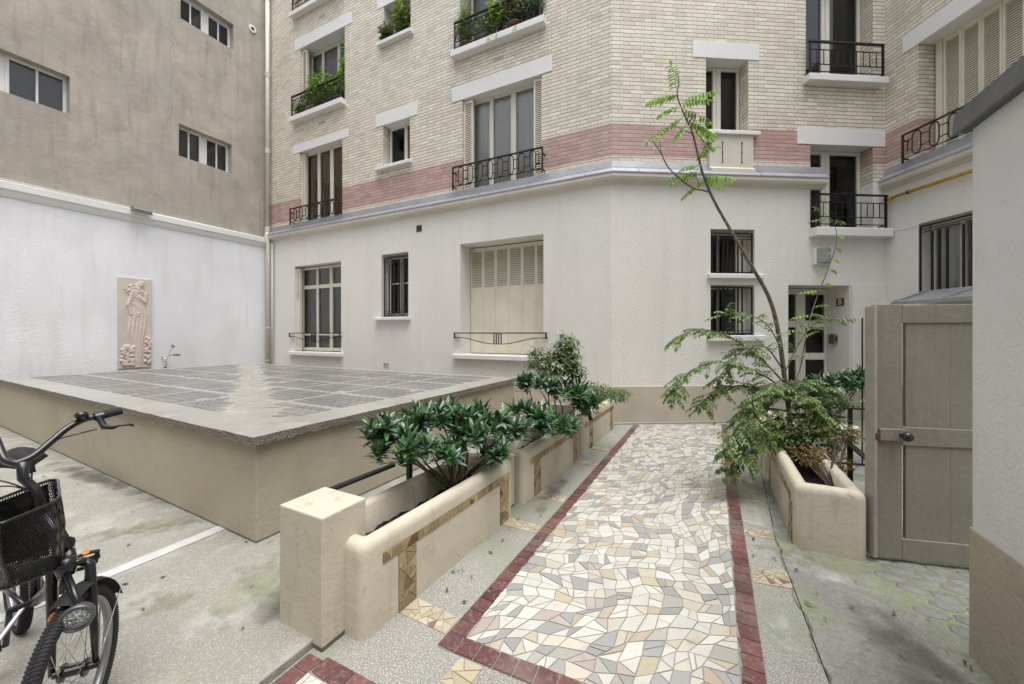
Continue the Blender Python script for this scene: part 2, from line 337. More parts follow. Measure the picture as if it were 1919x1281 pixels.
def cells(poly,c=.084):
    """irregular broken quads: a turned, warped and jittered grid, some pieces snapped in two"""
    xs=[p[0] for p in poly]; ys=[p[1] for p in poly]; ox,oy=(min(xs)+max(xs))/2,(min(ys)+max(ys))/2; R_=math.hypot(max(xs)-min(xs),max(ys)-min(ys))/2+.2; n=int(R_/c)+1
    ang=.5; ca,sa=math.cos(ang),math.sin(ang); G={}
    def gp(i,j):
        if (i,j) not in G:
            x=(i+(.5 if j%2 else 0))*c+rng.uniform(-.27,.27)*c; y=j*c*.92+rng.uniform(-.27,.27)*c
            x+=.07*math.sin(y*3.1+1)+.03*math.sin(y*9.3); y+=.07*math.sin(x*2.7)+.03*math.sin(x*8.1+2)
            G[i,j]=(ox+x*ca-y*sa,oy+x*sa+y*ca)
        return G[i,j]
    out=[]
    for j in range(-n,n):
        for i in range(-n,n):
            k=0 if j%2==0 else 0
            q=[gp(i,j),gp(i+1,j),gp(i+1+(j%2),j+1),gp(i+(j%2),j+1)] 
            cx=sum(p[0] for p in q)/4; cy=sum(p[1] for p in q)/4
            if not(min(xs)-.15<cx<max(xs)+.15 and min(ys)-.15<cy<max(ys)+.15): continue
            for k in range(len(poly)):
                p1=poly[k]; p2=poly[(k+1)%len(poly)]; dx,dy=p2[0]-p1[0],p2[1]-p1[1]; l=math.hypot(dx,dy); nn=(dy/l,-dx/l); q=clip(q,nn,nn[0]*p1[0]+nn[1]*p1[1])
                if len(q)<3: break
            if len(q)<3: continue
            a=area(q)
            if a>.004 and rng.random()<.50 and len(q)>=4:
                mx,my=sum(p[0] for p in q)/len(q),sum(p[1] for p in q)/len(q); th=rng.uniform(0,PI); nn=(math.cos(th),math.sin(th)); d=nn[0]*mx+nn[1]*my+rng.uniform(-.012,.012)
                out+=[h for h in (clip(q,nn,d),clip(q,(-nn[0],-nn[1]),-d)) if len(h)>=3]
            else: out.append(q)
    return out
def tiles(mb,poly,z,amin,amax,colf,gap=.0022,h=.004):
    big=area(poly)>.3
    for p in (cells(poly) if big else shatter(poly,amin,amax,rng)):
        q=inset(p,gap*rng.uniform(.8,1.5))
        if q and area(q)>8e-5:
            mb.poly(q,z-.003,z+h*rng.uniform(.7,1.3),colf(rng))
def redrow(mb,a,b,wid,z,step=.088,side=1):
    a=Vector(a); b=Vector(b); d=(b-a); L=d.length; d.normalize(); n=Vector((-d.y,d.x))*side; t=0
    while t<L-.03:
        s=min(step*rng.uniform(.85,1.15),L-t); w_=wid*rng.uniform(.93,1.04)
        e=rng.uniform(-.006,.006)
        q=[a+d*(t+.003),a+d*(t+s-.003),a+d*(t+s-.003)+n*(w_+e),a+d*(t+.003)+n*(w_-e)]
        if side<0: q=q[::-1]
        j=rng.uniform(.8,1.25); c=rng.choice([(.125,.052,.05),(.105,.046,.046),(.145,.062,.058)])
        mb.poly([(p.x,p.y) for p in q],z-.003,z+.005,tuple(x*j for x in c)); t+=s
# main mosaic path
PO=[(-1.092,1.432),(.236,1.472),(.405,6.95),(-.93,6.33)]
g=MB(); g.poly(PO,-.04,.004); struct('path_bed',g,M['grout'])
g=MB(); W_=.088
tiles(g,[(-1.09+W_,1.432+W_+.004),(.232-W_,1.472+W_),(.395-W_,6.90),(-.945+W_,6.31)],.004,.0017,.0066,tcol)
redrow(g,(-1.09,1.435),(-.935,6.30),W_,.004,side=-1)
redrow(g,(.236,1.475),(.40,6.92),W_,.004,side=1)
redrow(g,(-1.09+W_+.002,1.435),(.236-W_,1.472),W_,.004,side=1)
struct('path',g,M['tile'])
# second mosaic nearer the camera
g=MB(); g.poly([(-1.585,-4.5),(.27,-4.5),(.27,1.175),(-1.585,1.165)],-.04,.004); struct('near_path_bed',g,M['grout'])
g=MB()
tiles(g,[(-1.583+W_,-.6),(.24-W_,-.6),(.24-W_,1.17-W_),(-1.583+W_,1.16-W_)],.004,.0017,.0066,tcol)
redrow(g,(-1.58,-.6),(-1.58,1.162),W_,.004,side=-1); redrow(g,(.24,-.6),(.24,1.168),W_,.004,side=1)
redrow(g,(-1.58+W_+.002,1.162),(.24-W_,1.168),W_,.004,side=-1)
struct('near_path',g,M['tile'])
# yellow mosaic cross strips in the edging
g=MB()
def fline(v): return -1.402+.05*(v-1.5)
for v0,v1 in ((1.515,1.645),(2.56,2.69),(3.14,3.27),(4.15,4.27),(4.72,4.84)):
    tiles(g,[(fline(v0)+.005,v0),(-1.098+.028*(v0-1.43),v0-.01),(-1.098+.028*(v0-1.43),v1-.02),(fline(v1)+.005,v1)],.001,.0012,.004,ycol,.0018,.003)
for v0,v1 in ((2.61,2.79),(3.19,3.32),(4.3,4.42)):
    tiles(g,[(.28,v0),(.475,v0+.03),(.475,v1+.03),(.28,v1)],.001,.0012,.004,ycol,.0018,.003)
tiles(g,[(-.98,1.175),(-.86,1.175),(-.84,1.43),(-.96,1.43)],.001,.0012,.004,ycol,.0018,.003)
tiles(g,[(.02,1.18),(.14,1.18),(.14,1.46),(.02,1.46)],.001,.0012,.004,ycol,.0018,.003)
struct('mosaic_strips',g,M['tile'])
g=MB(); cb=[Vector((K.x+math.cos(BA)*t-math.sin(BA)*d_,K.y+math.sin(BA)*t+math.cos(BA)*d_)) for t,d_ in ((-.05,-.10),(3.0,-.10),(3.0,.02),(-.05,.02))]
g.poly([(p.x,p.y) for p in cb],-.04,.018); struct('kerb',g,M['conc_s'])
# moss patch, cracks
def blob(mb,cx,cy,rx,ry,z,n=28,seed=1,rot=0):
    r=random.Random(seed); ks=[(k,r.uniform(-1,1)*.22/k**.7,r.uniform(0,6)) for k in range(2,8)]
    pts=[]
    for i in range(n):
        a=2*PI*i/n; q=1+sum(m*math.cos(k*a+p) for k,m,p in ks); x,y=rx*q*math.cos(a),ry*q*math.sin(a)
        pts.append((cx+x*math.cos(rot)-y*math.sin(rot),cy+x*math.sin(rot)+y*math.cos(rot),z))
    mb.add(pts+[(cx,cy,z)],[(i,(i+1)%n,n) for i in range(n)])
def softmat(name,color,soft_noise=9):
    m=mat(name,color,.9,bump=[(90,.002)],var=[(6,tuple(c*.7 for c in color),.5)]); nt=m.node_tree; N=nt.nodes; L=nt.links
    a=N.new('ShaderNodeAttribute'); a.attribute_name='Col'; n=N.new('ShaderNodeTexNoise'); n.inputs['Scale'].default_value=soft_noise; n.inputs['Detail'].default_value=8
    g_=N.new('ShaderNodeNewGeometry'); L.new(g_.outputs['Position'],n.inputs[0])
    s=N.new('ShaderNodeMath'); s.operation='MULTIPLY_ADD'; s.inputs[1].default_value=2.4; s.inputs[2].default_value=-1.2; L.new(n.outputs[0],s.inputs[0])
    ad=N.new('ShaderNodeMath'); ad.operation='ADD'; L.new(a.outputs['Fac'],ad.inputs[0]); L.new(s.outputs[0],ad.inputs[1])
    r=N.new('ShaderNodeMapRange'); r.inputs[1].default_value=.2; r.inputs[2].default_value=1.15; r.inputs[4].default_value=.7; L.new(ad.outputs[0],r.inputs[0])
    t=N.new('ShaderNodeBsdfTransparent'); x=N.new('ShaderNodeMixShader'); b=N['Principled BSDF']
    L.new(r.outputs[0],x.inputs[0]); L.new(t.outputs[0],x.inputs[1]); L.new(b.outputs[0],x.inputs[2]); L.new(x.outputs[0],N['Material Output'].inputs[0])
    return m
def softpatch(name,cx,cy,rx,ry,z,m,rot=0,parent=None):
    n=32; rings=[0,.35,.6,.8,1]; vs=[]; 
    for q in rings:
        for i in range(n):
            a=2*PI*i/n; x,y=rx*q*math.cos(a),ry*q*math.sin(a); vs.append((cx+x*math.cos(rot)-y*math.sin(rot),cy+x*math.sin(rot)+y*math.cos(rot),z))
    fs=[(k*n+i,k*n+(i+1)%n,(k+1)*n+(i+1)%n,(k+1)*n+i) for k in range(len(rings)-1) for i in range(n)]
    me=bpy.data.meshes.new(name); me.from_pydata(vs,[],fs); me.materials.append(m)
    A=me.color_attributes.new('Col','FLOAT_COLOR','POINT').data
    for i in range(len(vs)):
        q=rings[i//n]; f=1-q; A[i].color=(f,f,f,1)
    o=bpy.data.objects.new(name,me); COL.objects.link(o)
    if parent: o.parent=parent
    else: o['kind']='structure'
    return o
M['mosssoft']=softmat('green_algae_film',(.31,.33,.21)); M['mosslight']=softmat('pale_bloom',(.50,.52,.47)); M['darkdamp']=softmat('damp_stain',(.13,.125,.10),6)
M['yellowmoss']=softmat('yellow_moss',(.28,.275,.17),14)
softpatch('moss',.80,3.06,.48,.17,.001,M['mosssoft'],.1); softpatch('moss',.55,3.15,.28,.22,.005,M['mosssoft'])
softpatch('bloom',.72,2.85,.30,.12,.0035,M['mosslight'],-.1); softpatch('bloom',.40,3.42,.2,.12,.009,M['mosslight'],-.2)
softpatch('moss',.42,4.0,.25,.5,.011,M['mosssoft']); softpatch('moss',-2.55,.98,.2,.13,.041,M['yellowmoss'],.3)
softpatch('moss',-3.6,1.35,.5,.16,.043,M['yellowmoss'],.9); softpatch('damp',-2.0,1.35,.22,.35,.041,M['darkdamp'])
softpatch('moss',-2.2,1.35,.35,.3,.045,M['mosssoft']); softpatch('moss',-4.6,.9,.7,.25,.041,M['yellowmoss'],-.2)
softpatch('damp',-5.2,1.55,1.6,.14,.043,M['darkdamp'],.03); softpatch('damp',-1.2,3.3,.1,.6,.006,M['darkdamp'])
softpatch('bloom',.37,2.3,.09,.35,.0065,M['mosslight']); softpatch('damp',.86,2.1,.22,.8,.0015,M['darkdamp'],.05)
g=MB(); r=random.Random(41)
for k in range(170):
    x_,y_=(r.uniform(-6.5,-1.9),r.uniform(-.2,1.6)) if k<70 else ((r.uniform(-1.35,-1.1),r.uniform(1.5,6)) if k<100 else (r.uniform(.25,1.05),r.uniform(1.6,4.6)))
    z_=.041 if k<70 else .012; a_=r.uniform(0,6.3); l_=r.uniform(.006,.022); c_=r.choice([(.10,.07,.03),(.16,.12,.05),(.05,.045,.03),(.12,.14,.05)])
    dx,dy=math.cos(a_)*l_,math.sin(a_)*l_; g.add([(x_-dx,y_-dy,z_),(x_+dy*.4,y_-dx*.4,z_+.003),(x_+dx,y_+dy,z_+.001),(x_-dy*.4,y_+dx*.4,z_)],[(0,1,2,3)],c_)
lt=g.build('leaf_litter',M['trim'],None,kind='stuff'); pr(lt,'small dry leaves and crumbs scattered over the paving','litter')
# crack between edging and side pavement
g=MB(); r=random.Random(5); pts=[]
for i in range(60): pts.append((.478+r.uniform(-.008,.008)+.01*math.sin(i*.7),.8+i*.041,.003))
for i in range(59):
    a,b=pts[i],pts[i+1]; w_=.0015+.0025*r.random(); g.quad((a[0]-w_,a[1],.005),(a[0]+w_,a[1],.005),(b[0]+w_,b[1],.005),(b[0]-w_,b[1],.005))
struct('crack',g,M['grime'])
# cobbles past the garden wall
g=MB(); r=random.Random(3)
for i in range(14):
    for j in range(9):
        cx=1.02+i*.15+(j%2)*.07+r.uniform(-.01,.01); cy=2.42+j*.105+r.uniform(-.01,.01)
        if cx<1.12+ .35*max(0,cy-2.75)*0 and cy<2.72: continue
        if cx<1.0+(3.0-cy)*.12: continue
        rr_=r.uniform(.068,.076); n0=len(g.v); g.lathe((cx,cy,-.012),[(rr_,0),(rr_*.97,.010),(rr_*.85,.015),(.001,.017)],7); g.v[n0:]=[(cx+(q[0]-cx)*1.12,cy+(q[1]-cy)*.78,q[2]) for q in g.v[n0:]]
o=struct('cobbles',g,M['cobble'],smooth=True)
# ---------------------------------------------------------------- apartment building
bld=thing('apartment_building','courtyard building of cream brick above a white rendered ground floor','building',(K.x,K.y,0))
FR={'A':(0.0,Vector((0,0,0))),'B':(BA,Vector((0,0,0))),'D':(BA-R(90),Vector((4.75*math.cos(BA),4.75*math.sin(BA),0)))}
def bb(mb,name,m,fr,**k):
    rz,o=FR[fr]; return mb.build(name,m,bld,loc=o,rz=rz,**k)
def child(mb,name,m,par,**k): return mb.build(name,m,par,**k)
def wall(x0,x1,z0,z1,ops,m,y=0.0,smoothed=False):
    mb=MB(); xs=sorted({x0,x1,*[q for o in ops for q in o[:2]]}); zs=sorted({z0,z1,*[q for o in ops for q in o[2:4]]})
    xs=[x for x in xs if x0<=x<=x1]; zs=[z for z in zs if z0<=z<=z1]
    for i in range(len(xs)-1):
        for j in range(len(zs)-1):
            cx,cz=(xs[i]+xs[i+1])/2,(zs[j]+zs[j+1])/2
            if any(o[0]<cx<o[1] and o[2]<cz<o[3] for o in ops): continue
            mb.quad((xs[i],y,zs[j]),(xs[i+1],y,zs[j]),(xs[i+1],y,zs[j+1]),(xs[i],y,zs[j+1]))
    for a,b,c,d,dep in ops:
        c=max(c,z0); d=min(d,z1); top=d<z1 or z1==TOP; bot=c>z0
        mb.quad((a,y,c),(a,y,d),(a,y+dep,d),(a,y+dep,c)); mb.quad((b,y,d),(b,y,c),(b,y+dep,c),(b,y+dep,d))
        if top: mb.quad((a,y,d),(b,y,d),(b,y+dep,d),(a,y+dep,d))
        if bot: mb.quad((b,y,c),(a,y,c),(a,y+dep,c),(b,y+dep,c))
    return mb
TOP=11.2
# openings: (x0,x1,z0,z1,depth)
gA=[(-7.93,-6.24,.98,3.14,.36),(-4.98,-4.22,1.80,3.17,.25),(-2.92,-1.18,1.03,3.19,.40)]
FA2=4.13
bA=[(-7.73,-6.20,FA2,6.01,.36),(-4.93,-4.18,5.05,6.01,.30),(-2.87,-1.21,FA2,6.02,.38),
    (-7.70,-6.12,6.80,8.60,.36),(-4.90,-4.16,7.76,8.60,.30),(-2.93,-1.20,6.90,8.65,.38),
    (-7.73,-6.14,9.45,11.2,.36),(-2.93,-1.2,9.45,11.2,.38),(-4.9,-4.16,10.3,11.2,.3)]
gB=[(1.66,2.42,2.43,3.17,.24),(1.66,2.42,1.42,2.25,.24),(3.01,4.11,.02,2.26,.46),(3.40,4.53,3.20,4.02,.24)]
bB=[(1.58,2.31,4.76,6.0,.24),(3.40,4.53,4.02,4.64,.24),(3.32,4.53,5.72,7.6,.24),(3.32,4.53,8.7,10.5,.24),(1.58,2.31,7.7,9.0,.24)]
gD=[(.50,1.75,2.05,3.17,.25)]
bD=[(.50,2.2,FA2,6.03,.30),(.5,2.2,7.0,8.9,.3)]
LB=4.75
bb(wall(-8.97,0,0,4.02,gA,None),'rendered_wall',M['render'],'A'); bb(wall(0,LB,0,4.02,gB,None),'rendered_wall',M['render'],'B'); bb(wall(0,9,0,4.02,gD,None),'rendered_wall',M['render'],'D')
bb(wall(-8.97,0,4.02,TOP,bA,None),'brick_wall',M['brick'],'A'); bb(wall(0,LB,4.02,TOP,bB,None),'brick_wall',M['brick'],'B'); bb(wall(0,9,4.02,TOP,bD,None),'brick_wall',M['brick'],'D')
# the back of the building so it has depth
g=MB(); g.box(-9,9,4.9,5.1,0,TOP); g.box(-8.97,.2,.5,5,12.9,13.05); bb(g,'rear_wall',M['cement'],'A')
# plinth
for fr,x0,x1 in (('A',-8.95,.004),('B',-.004,3.0),('B',4.12,LB),('D',0,4)):
    g=MB(); g.prof(x0,x1,[(-.018,0),(-.018,.59),(-.002,.605),(.02,.605),(.02,0)]); bb(g,'plinth',M['plinth'],fr)
# ledges: moulding + zinc cover
def ledge(fr,x0,x1,sk0=0,sk1=0):
    pm=[(.01,3.86),(-.035,3.88),(-.05,3.905),(-.105,3.915),(-.125,3.95),(-.125,4.012),(.01,4.012)]
    def ext(mb,prof):
        n=len(prof); mb.add([(x0+sk0*y,y,z) for y,z in prof]+[(x1+sk1*y,y,z) for y,z in prof],[(i,n+i,n+(i+1)%n,(i+1)%n) for i in range(n)]+[tuple(range(n)),tuple(range(2*n-1,n-1,-1))])
    g=MB(); ext(g,pm); bb(g,'ledge',M['cornice'],fr)
    g=MB(); ext(g,[(-.138,4.006),(-.138,4.022),(-.075,4.095),(-.03,4.10),(-.028,4.13),(-.006,4.235),(-.006,4.02)]); 
    x=x0+.4
    while x<x1-.2: g.prof(x,x+.008,[(-.145,4.003),(-.145,4.03),(-.08,4.10),(-.02,4.14),(-.015,4.02)]); x+=1.02
    bb(g,'zinc_flashing',M['zinc'],fr)
tn=math.tan(BA/2)
ledge('A',-8.97,0,0,-tn); ledge('B',0,3.62,tn,0); ledge('D',-.0,4.0,0,0)
# courses of pale brick over zinc on B below first floor balcony etc. lintels, sills
def lintel(fr,x0,x1,z0,z1,soff=None):
    g=MB(); g.box(x0,x1,-.012,.02,z0,z1); bb(g,'lintel',M['white'],fr,bevel=.004)
    if soff: g=MB(); g.box(soff[0]+.002,soff[1]-.002,.021,soff[2],z0+.002,z0+.02); bb(g,'soffit',M['white'],fr)
def sill(fr,x0,x1,z0,z1,proj=.12,dep=.3,m='white'):
    g=MB(); g.prof(x0,x1,[(dep,z0),(-proj,z0),(-proj,z1-.012),(-proj+.01,z1),(dep,z1)]); bb(g,'sill',M[m],fr,bevel=.004)
lintel('A',-7.97,-5.99,5.985,6.19,(-7.73,-6.2,.36)); lintel('A',-5.14,-3.98,5.985,6.255,(-4.93,-4.18,.3)); lintel('A',-3.11,-1.02,5.995,6.28,(-2.87,-1.21,.38))
lintel('A',-7.91,-5.90,8.575,8.84,(-7.7,-6.12,.36)); lintel('A',-5.10,-3.96,8.575,8.84,(-4.9,-4.16,.3)); lintel('A',-3.11,-1.02,8.63,8.9,(-2.93,-1.2,.38))
lintel('B',1.35,2.49,5.975,6.24,(1.58,2.31,.24)); lintel('B',3.165,LB-.002,4.62,4.90,(3.4,4.53,.24)); lintel('B',1.35,2.49,8.98,9.2); lintel('B',3.165,LB-.002,7.58,7.85)
lintel('D',.282,4,6.0,6.27,(.5,2.2,.3))
sill('A',-8.06,-6.17,.915,1.0,.10); sill('A',-5.12,-4.15,1.735,1.80,.10); sill('A',-3.05,-1.09,.965,1.05,.10)
sill('A',-5.10,-4.10,5.0,5.07,.10); sill('A',-7.95,-6.08,6.74,6.86,.14); sill('A',-5.04,-4.08,7.70,7.78,.10); sill('A',-3.06,-1.12,6.80,6.92,.14); sill('A',-7.95,-6.08,9.37,9.47,.14)
sill('B',1.60,2.55,2.355,2.43,.07); sill('B',1.60,2.57,1.33,1.42,.09); sill('B',1.53,2.46,4.70,4.765,.09); sill('B',3.27,4.67,5.62,5.73,.14); sill('B',3.38,LB-.02,3.06,3.20,.16)
# low first-floor window thresholds
for x0,x1 in ((-7.6,-6.3),(-2.6,-1.35)):
    g=MB(); g.box(x0,x1,.02,.3,4.125,4.16); bb(g,'threshold',M['white'],'A')
# vent housing under first floor window on B
g=MB(); g.prof(1.61,2.365,[(.01,4.05),(-.10,4.05),(-.10,4.13),(-.05,4.17),(-.05,4.70),(.01,4.70)]); bb(g,'vent_housing',M['cornice'],'B',bevel=.004)
g=MB()
for x in (1.83,2.16):
    g=MB(); g.tube([(x,-.056,4.25),(x,-.056,4.57)],.005,5)
    for z in (4.25,4.41,4.57): g.lathe((x,-.055,z),[(.012,0),(.011,.01),(.001,.014)],8,(0,-1,0))
    bb(g,'vent_slot',M['iron_b'],'B')
# shallow pier right of the door
g=MB(); g.box(4.12,LB-.003,-.03,.0,.61,2.262); bb(g,'pier',M['render'],'B')
g=MB(); g.prof(0,.48,[(.01,3.13),(-.012,3.14),(-.012,3.16),(.01,3.17)]); bb(g,'string_course',M['white'],'D')
# vents
def vent(fr,x,z,w_,h,m,nb=3):
    g=MB(); g.box(x-w_/2,x+w_/2,-.012,.0,z-h/2,z+h/2); o=bb(g,'air_vent',M[m],fr)
    for i in range(nb):
        g=MB(); xx=x-w_/2+w_*(i+.5)/nb; g.box(xx-w_*.22/nb,xx+w_*.22/nb,-.0135,-.011,z-h*.36,z+h*.36); g.build('slot',M['iron'],o)
vent('A',-3.93,3.62,.13,.13,'brownsign'); vent('A',-4.83,.77,.15,.11,'white',4)
for x,z in ((-2.07,6.55),(-6.9,6.53),(-6.9,9.1)): vent('A',x,z,.22,.05,'cornice',6)
# ------------- windows
def curtain(par,x0,x1,y,z0,z1,m,amp=.012,per=.09):
    g=MB(); n=max(8,int((x1-x0)/.018)); 
    for i in range(n):
        a=x0+(x1-x0)*i/n; b=x0+(x1-x0)*(i+1)/n; ya=y+amp*math.sin(a/per*6.28); yb=y+amp*math.sin(b/per*6.28)
        g.quad((a,ya,z0),(b,yb,z0),(b,yb,z1),(a,ya,z1))
    return g.build('curtain',m,par,smooth=True)
def window(fr,x0,x1,z0,z1,y,cols,rows=(),w_=.055,cur=None,room='room',name='window',trans=None,m='frame'):
    """cols: fractions of upright bars; rows: heights of cross bars"""
    g=MB(); t=.05
    g.box(x0,x0+w_,y,y+t,z0,z1); g.box(x1-w_,x1,y,y+t,z0,z1); g.box(x0+w_,x1-w_,y,y+t,z1-w_,z1); g.box(x0+w_,x1-w_,y,y+t,z0,z0+w_*1.3)
    xs=[x0+w_]
    for c,cwid in cols:
        xc=x0+(x1-x0)*c; g.box(xc-cwid/2,xc+cwid/2,y-.006,y+t-.004,z0+.004,z1-.004); xs+=[xc-cwid/2,xc+cwid/2]
        if cwid>.07: g.box(xc-.012,xc+.012,y-.018,y-.004,z0+.02,z1-.02)
    xs.append(x1-w_)
    for zz,hw in rows: g.box(x0+w_+.001,x1-w_-.001,y+.004,y+t-.008,zz-hw/2,zz+hw/2)
    o=bb(g,name,M[m],fr,bevel=.003)
    g=MB()
    for i in range(0,len(xs),2): g.quad((xs[i]-.004,y+.026,z0+w_),(xs[i+1]+.004,y+.026,z0+w_),(xs[i+1]+.004,y+.026,z1-w_),(xs[i]-.004,y+.026,z1-w_))
    g.build('pane',M['glass'],o)
    if cur: curtain(o,x0+.03,x1-.03,y+.07,z0+.02,z1-.02,M[cur],.010 if cur!='greyblind' else .001)
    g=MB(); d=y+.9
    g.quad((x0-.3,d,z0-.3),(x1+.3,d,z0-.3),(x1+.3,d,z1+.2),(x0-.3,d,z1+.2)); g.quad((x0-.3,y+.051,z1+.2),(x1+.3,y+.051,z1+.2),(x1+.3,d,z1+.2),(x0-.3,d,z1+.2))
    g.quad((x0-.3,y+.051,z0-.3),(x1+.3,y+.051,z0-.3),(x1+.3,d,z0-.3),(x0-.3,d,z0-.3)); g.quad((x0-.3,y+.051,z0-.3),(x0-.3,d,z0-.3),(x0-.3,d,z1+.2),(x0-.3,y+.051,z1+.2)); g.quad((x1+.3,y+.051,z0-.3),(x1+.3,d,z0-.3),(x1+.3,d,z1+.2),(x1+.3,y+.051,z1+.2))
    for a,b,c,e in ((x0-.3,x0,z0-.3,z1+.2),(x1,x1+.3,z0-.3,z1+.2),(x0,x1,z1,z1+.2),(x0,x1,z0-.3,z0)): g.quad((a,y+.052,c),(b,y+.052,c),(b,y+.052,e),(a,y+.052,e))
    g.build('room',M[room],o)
    return o
def shutter_leaf(mb,x0,x1,y,z0,z1,louv):
    """one leaf; louv=(z0,z1) louvred zone"""
    f=.028; mb.box(x0,x0+f,y,y+.028,z0,z1); mb.box(x1-f,x1,y,y+.028,z0,z1)
    mb.box(x0+f,x1-f,y,y+.028,z1-.05,z1); mb.box(x0+f,x1-f,y+.001,y+.027,z0,louv[0]); mb.box(x0+f,x1-f,y+.0265,y+.028,louv[0],z1-.05,mi=1)
    z=louv[0]+.012
    while z<louv[1]-.02:
        mb.add([(x0+f,y+.004,z),(x1-f,y+.004,z),(x1-f,y+.016,z+.022),(x0+f,y+.016,z+.022),(x0+f,y+.009,z),(x1-f,y+.009,z),(x1-f,y+.021,z+.022),(x0+f,y+.021,z+.022)],[(0,1,2,3),(4,7,6,5),(0,4,5,1),(3,2,6,7)]); z+=.034
    if louv[1]<z1-.06: mb.box(x0+f,x1-f,y+.001,y+.027,louv[1],z1-.05)
def folded(fr,x,wd,z0,z1,side,full=True):
    """folded shutter stack standing at the side of the opening"""
    g=MB(); a,b=(x,x+wd) if side>0 else (x-wd,x)
    shutter_leaf(g,a,b,.05,z0,z1,(z0+(.12 if full else (z1-z0)*.62),z1-.06)); g.box(a+.002,b-.002,.079,.12,z0+.004,z1-.004)
    return bb(g,'shutter',[M['shutter'],M['gap']],fr)
# A ground floor: mullioned window, slit, shuttered
window('A',-7.90,-6.24,1.02,3.12,.18,((.36,.06),(.66,.09)),((2.62,.09),(1.42,.035)),w_=.06,cur='greyblind')
folded('A',-7.925,.13,1.02,3.08,1,False)
window('A',-4.97,-4.23,1.82,3.15,.22,((.5,.06),),((2.55,.03),),w_=.05)
g=MB()
for i in range(6):
    x0=-2.91+i*.2875; shutter_leaf(g,x0+.002,x0+.2855,.37,1.06,3.17,(2.38,3.10))
for i in (1,2,4,5):
    x=-2.91+i*.2875
    for z in (1.35,2.1,2.98): g.box(x-.008,x+.008,.362,.37,z-.035,z+.035)
bb(g,'shutter',[M['shutter'],M['gap']],'A')
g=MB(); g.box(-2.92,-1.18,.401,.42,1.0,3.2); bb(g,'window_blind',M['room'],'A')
# A first floor
window('A',-7.70,-6.21,4.16,5.985,.15,((.33,.08),(.64,.10)),(),w_=.055,cur='bcurtain',room='room_warm')
folded('A',-7.725,.11,4.16,5.97,1)
window('A',-4.90,-4.19,5.08,5.985,.17,((.66,.08),),(),w_=.05)
window('A',-2.85,-1.23,4.16,5.995,.17,((.33,.08),(.62,.10)),(),w_=.055,cur='curtain')
folded('A',-2.865,.20,4.16,5.98,1); folded('A',-1.215,.17,4.16,5.98,-1)
# A second and third floor
window('A',-7.66,-6.14,6.86,8.57,.26,((.3,.06),(.68,.09)),(),w_=.06,cur='greyblind'); folded('A',-7.695,.16,6.87,8.56,1)
window('A',-4.88,-4.18,7.79,8.57,.27,((.5,.07),),(),w_=.05)
window('A',-2.90,-1.23,6.93,8.62,.35,((.33,.08),(.66,.09)),(),w_=.055,cur='greyblind')
window('A',-7.7,-6.16,9.5,11.1,.33,((.5,.08),),(),w_=.06)
window('A',-2.9,-1.23,9.5,11.1,.35,((.5,.08),),(),w_=.06); window('A',-4.88,-4.18,10.35,11.1,.27,((.5,.08),),(),w_=.06)
# B
window('B',1.67,2.26,2.45,3.155,.2,((.42,.02),),(),w_=.03); window('B',1.67,2.26,1.44,2.235,.2,((.42,.02),),(),w_=.03)
for a,b in ((2.45,3.15),(1.44,2.235)):
    g=MB(); g.box(2.262,2.418,.19,.24,a,b); bb(g,'window_panel',M['frame'],'B')
window('B',1.59,2.30,4.775,5.97,.21,((.43,.14),),(),w_=.045)
window('B',3.41,4.52,3.22,4.615,.21,((.41,.15),),(),w_=.055)
window('B',3.33,4.52,5.74,7.57,.21,((.45,.15),),(),w_=.055); window('B',3.33,4.52,8.74,10.4,.21,((.46,.10),),(),w_=.055); window('B',1.59,2.3,7.72,8.96,.21,((.5,.11),),(),w_=.045)
# grey pane in B window lower corner is left to the reflections
# D
g=MB()
for i in range(7):
    x0=.62+i*.225
    shutter_leaf(g,x0+.002,x0+.223,.27,4.15,6.0,(4.22,5.93))
g.box(.52,.61,.27,.30,4.15,6.0)
for i in (1,2,3,4,5): 
    x=.62+i*.225
    for z in (4.6,5.3,5.85): g.box(x-.01,x+.01,.262,.27,z-.04,z+.04)
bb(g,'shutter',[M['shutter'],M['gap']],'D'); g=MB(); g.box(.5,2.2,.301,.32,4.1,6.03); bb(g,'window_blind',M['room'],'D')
window('D',.52,1.73,2.07,3.15,.2,((.33,.06),(.66,.06)),(),w_=.05,cur='curtain')
# door in B
g=MB(); y=.42; x0,x1,z0,z1=3.02,4.10,.02,2.25
g.box(x0,x0+.05,y,y+.05,z0,z1); g.box(x1-.045,x1,y,y+.05,z0,z1); g.box(x0+.05,x1-.045,y,y+.05,z1-.10,z1)
xm=3.595
g.box(xm-.09,xm+.09,y-.004,y+.046,z0,z1-.10)
for a,b in ((x0+.05,xm-.09),(xm+.09,x1-.045)):
    for c,d in ((z0,z0+.28),(.98,1.10),(1.56,1.68)): g.box(a,b,y+.002,y+.044,c,d)
door=bb(g,'door',M['frame'],'B',bevel=.003)
g=MB(); g.quad((x0+.03,y+.02,z0+.1),(x1-.03,y+.02,z0+.1),(x1-.03,y+.02,z1-.05),(x0+.03,y+.02,z1-.05)); g.build('pane',M['glass'],door)
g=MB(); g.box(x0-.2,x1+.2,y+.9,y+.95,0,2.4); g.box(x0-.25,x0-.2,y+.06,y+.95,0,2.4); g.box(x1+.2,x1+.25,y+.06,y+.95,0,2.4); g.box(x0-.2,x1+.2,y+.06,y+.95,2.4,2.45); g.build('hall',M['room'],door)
g=MB(); g.lathe((xm-.01,y-.01,1.05),[(.008,0),(.008,.04),(.022,.045),(.022,.06),(.001,.066)],10,(0,-1,0)); g.build('handle',M['iron_b'],door)
g=MB(); g.box(3.0,4.12,-.05,.5,0,.02); bb(g,'doorstep',M['plinth'],'B')
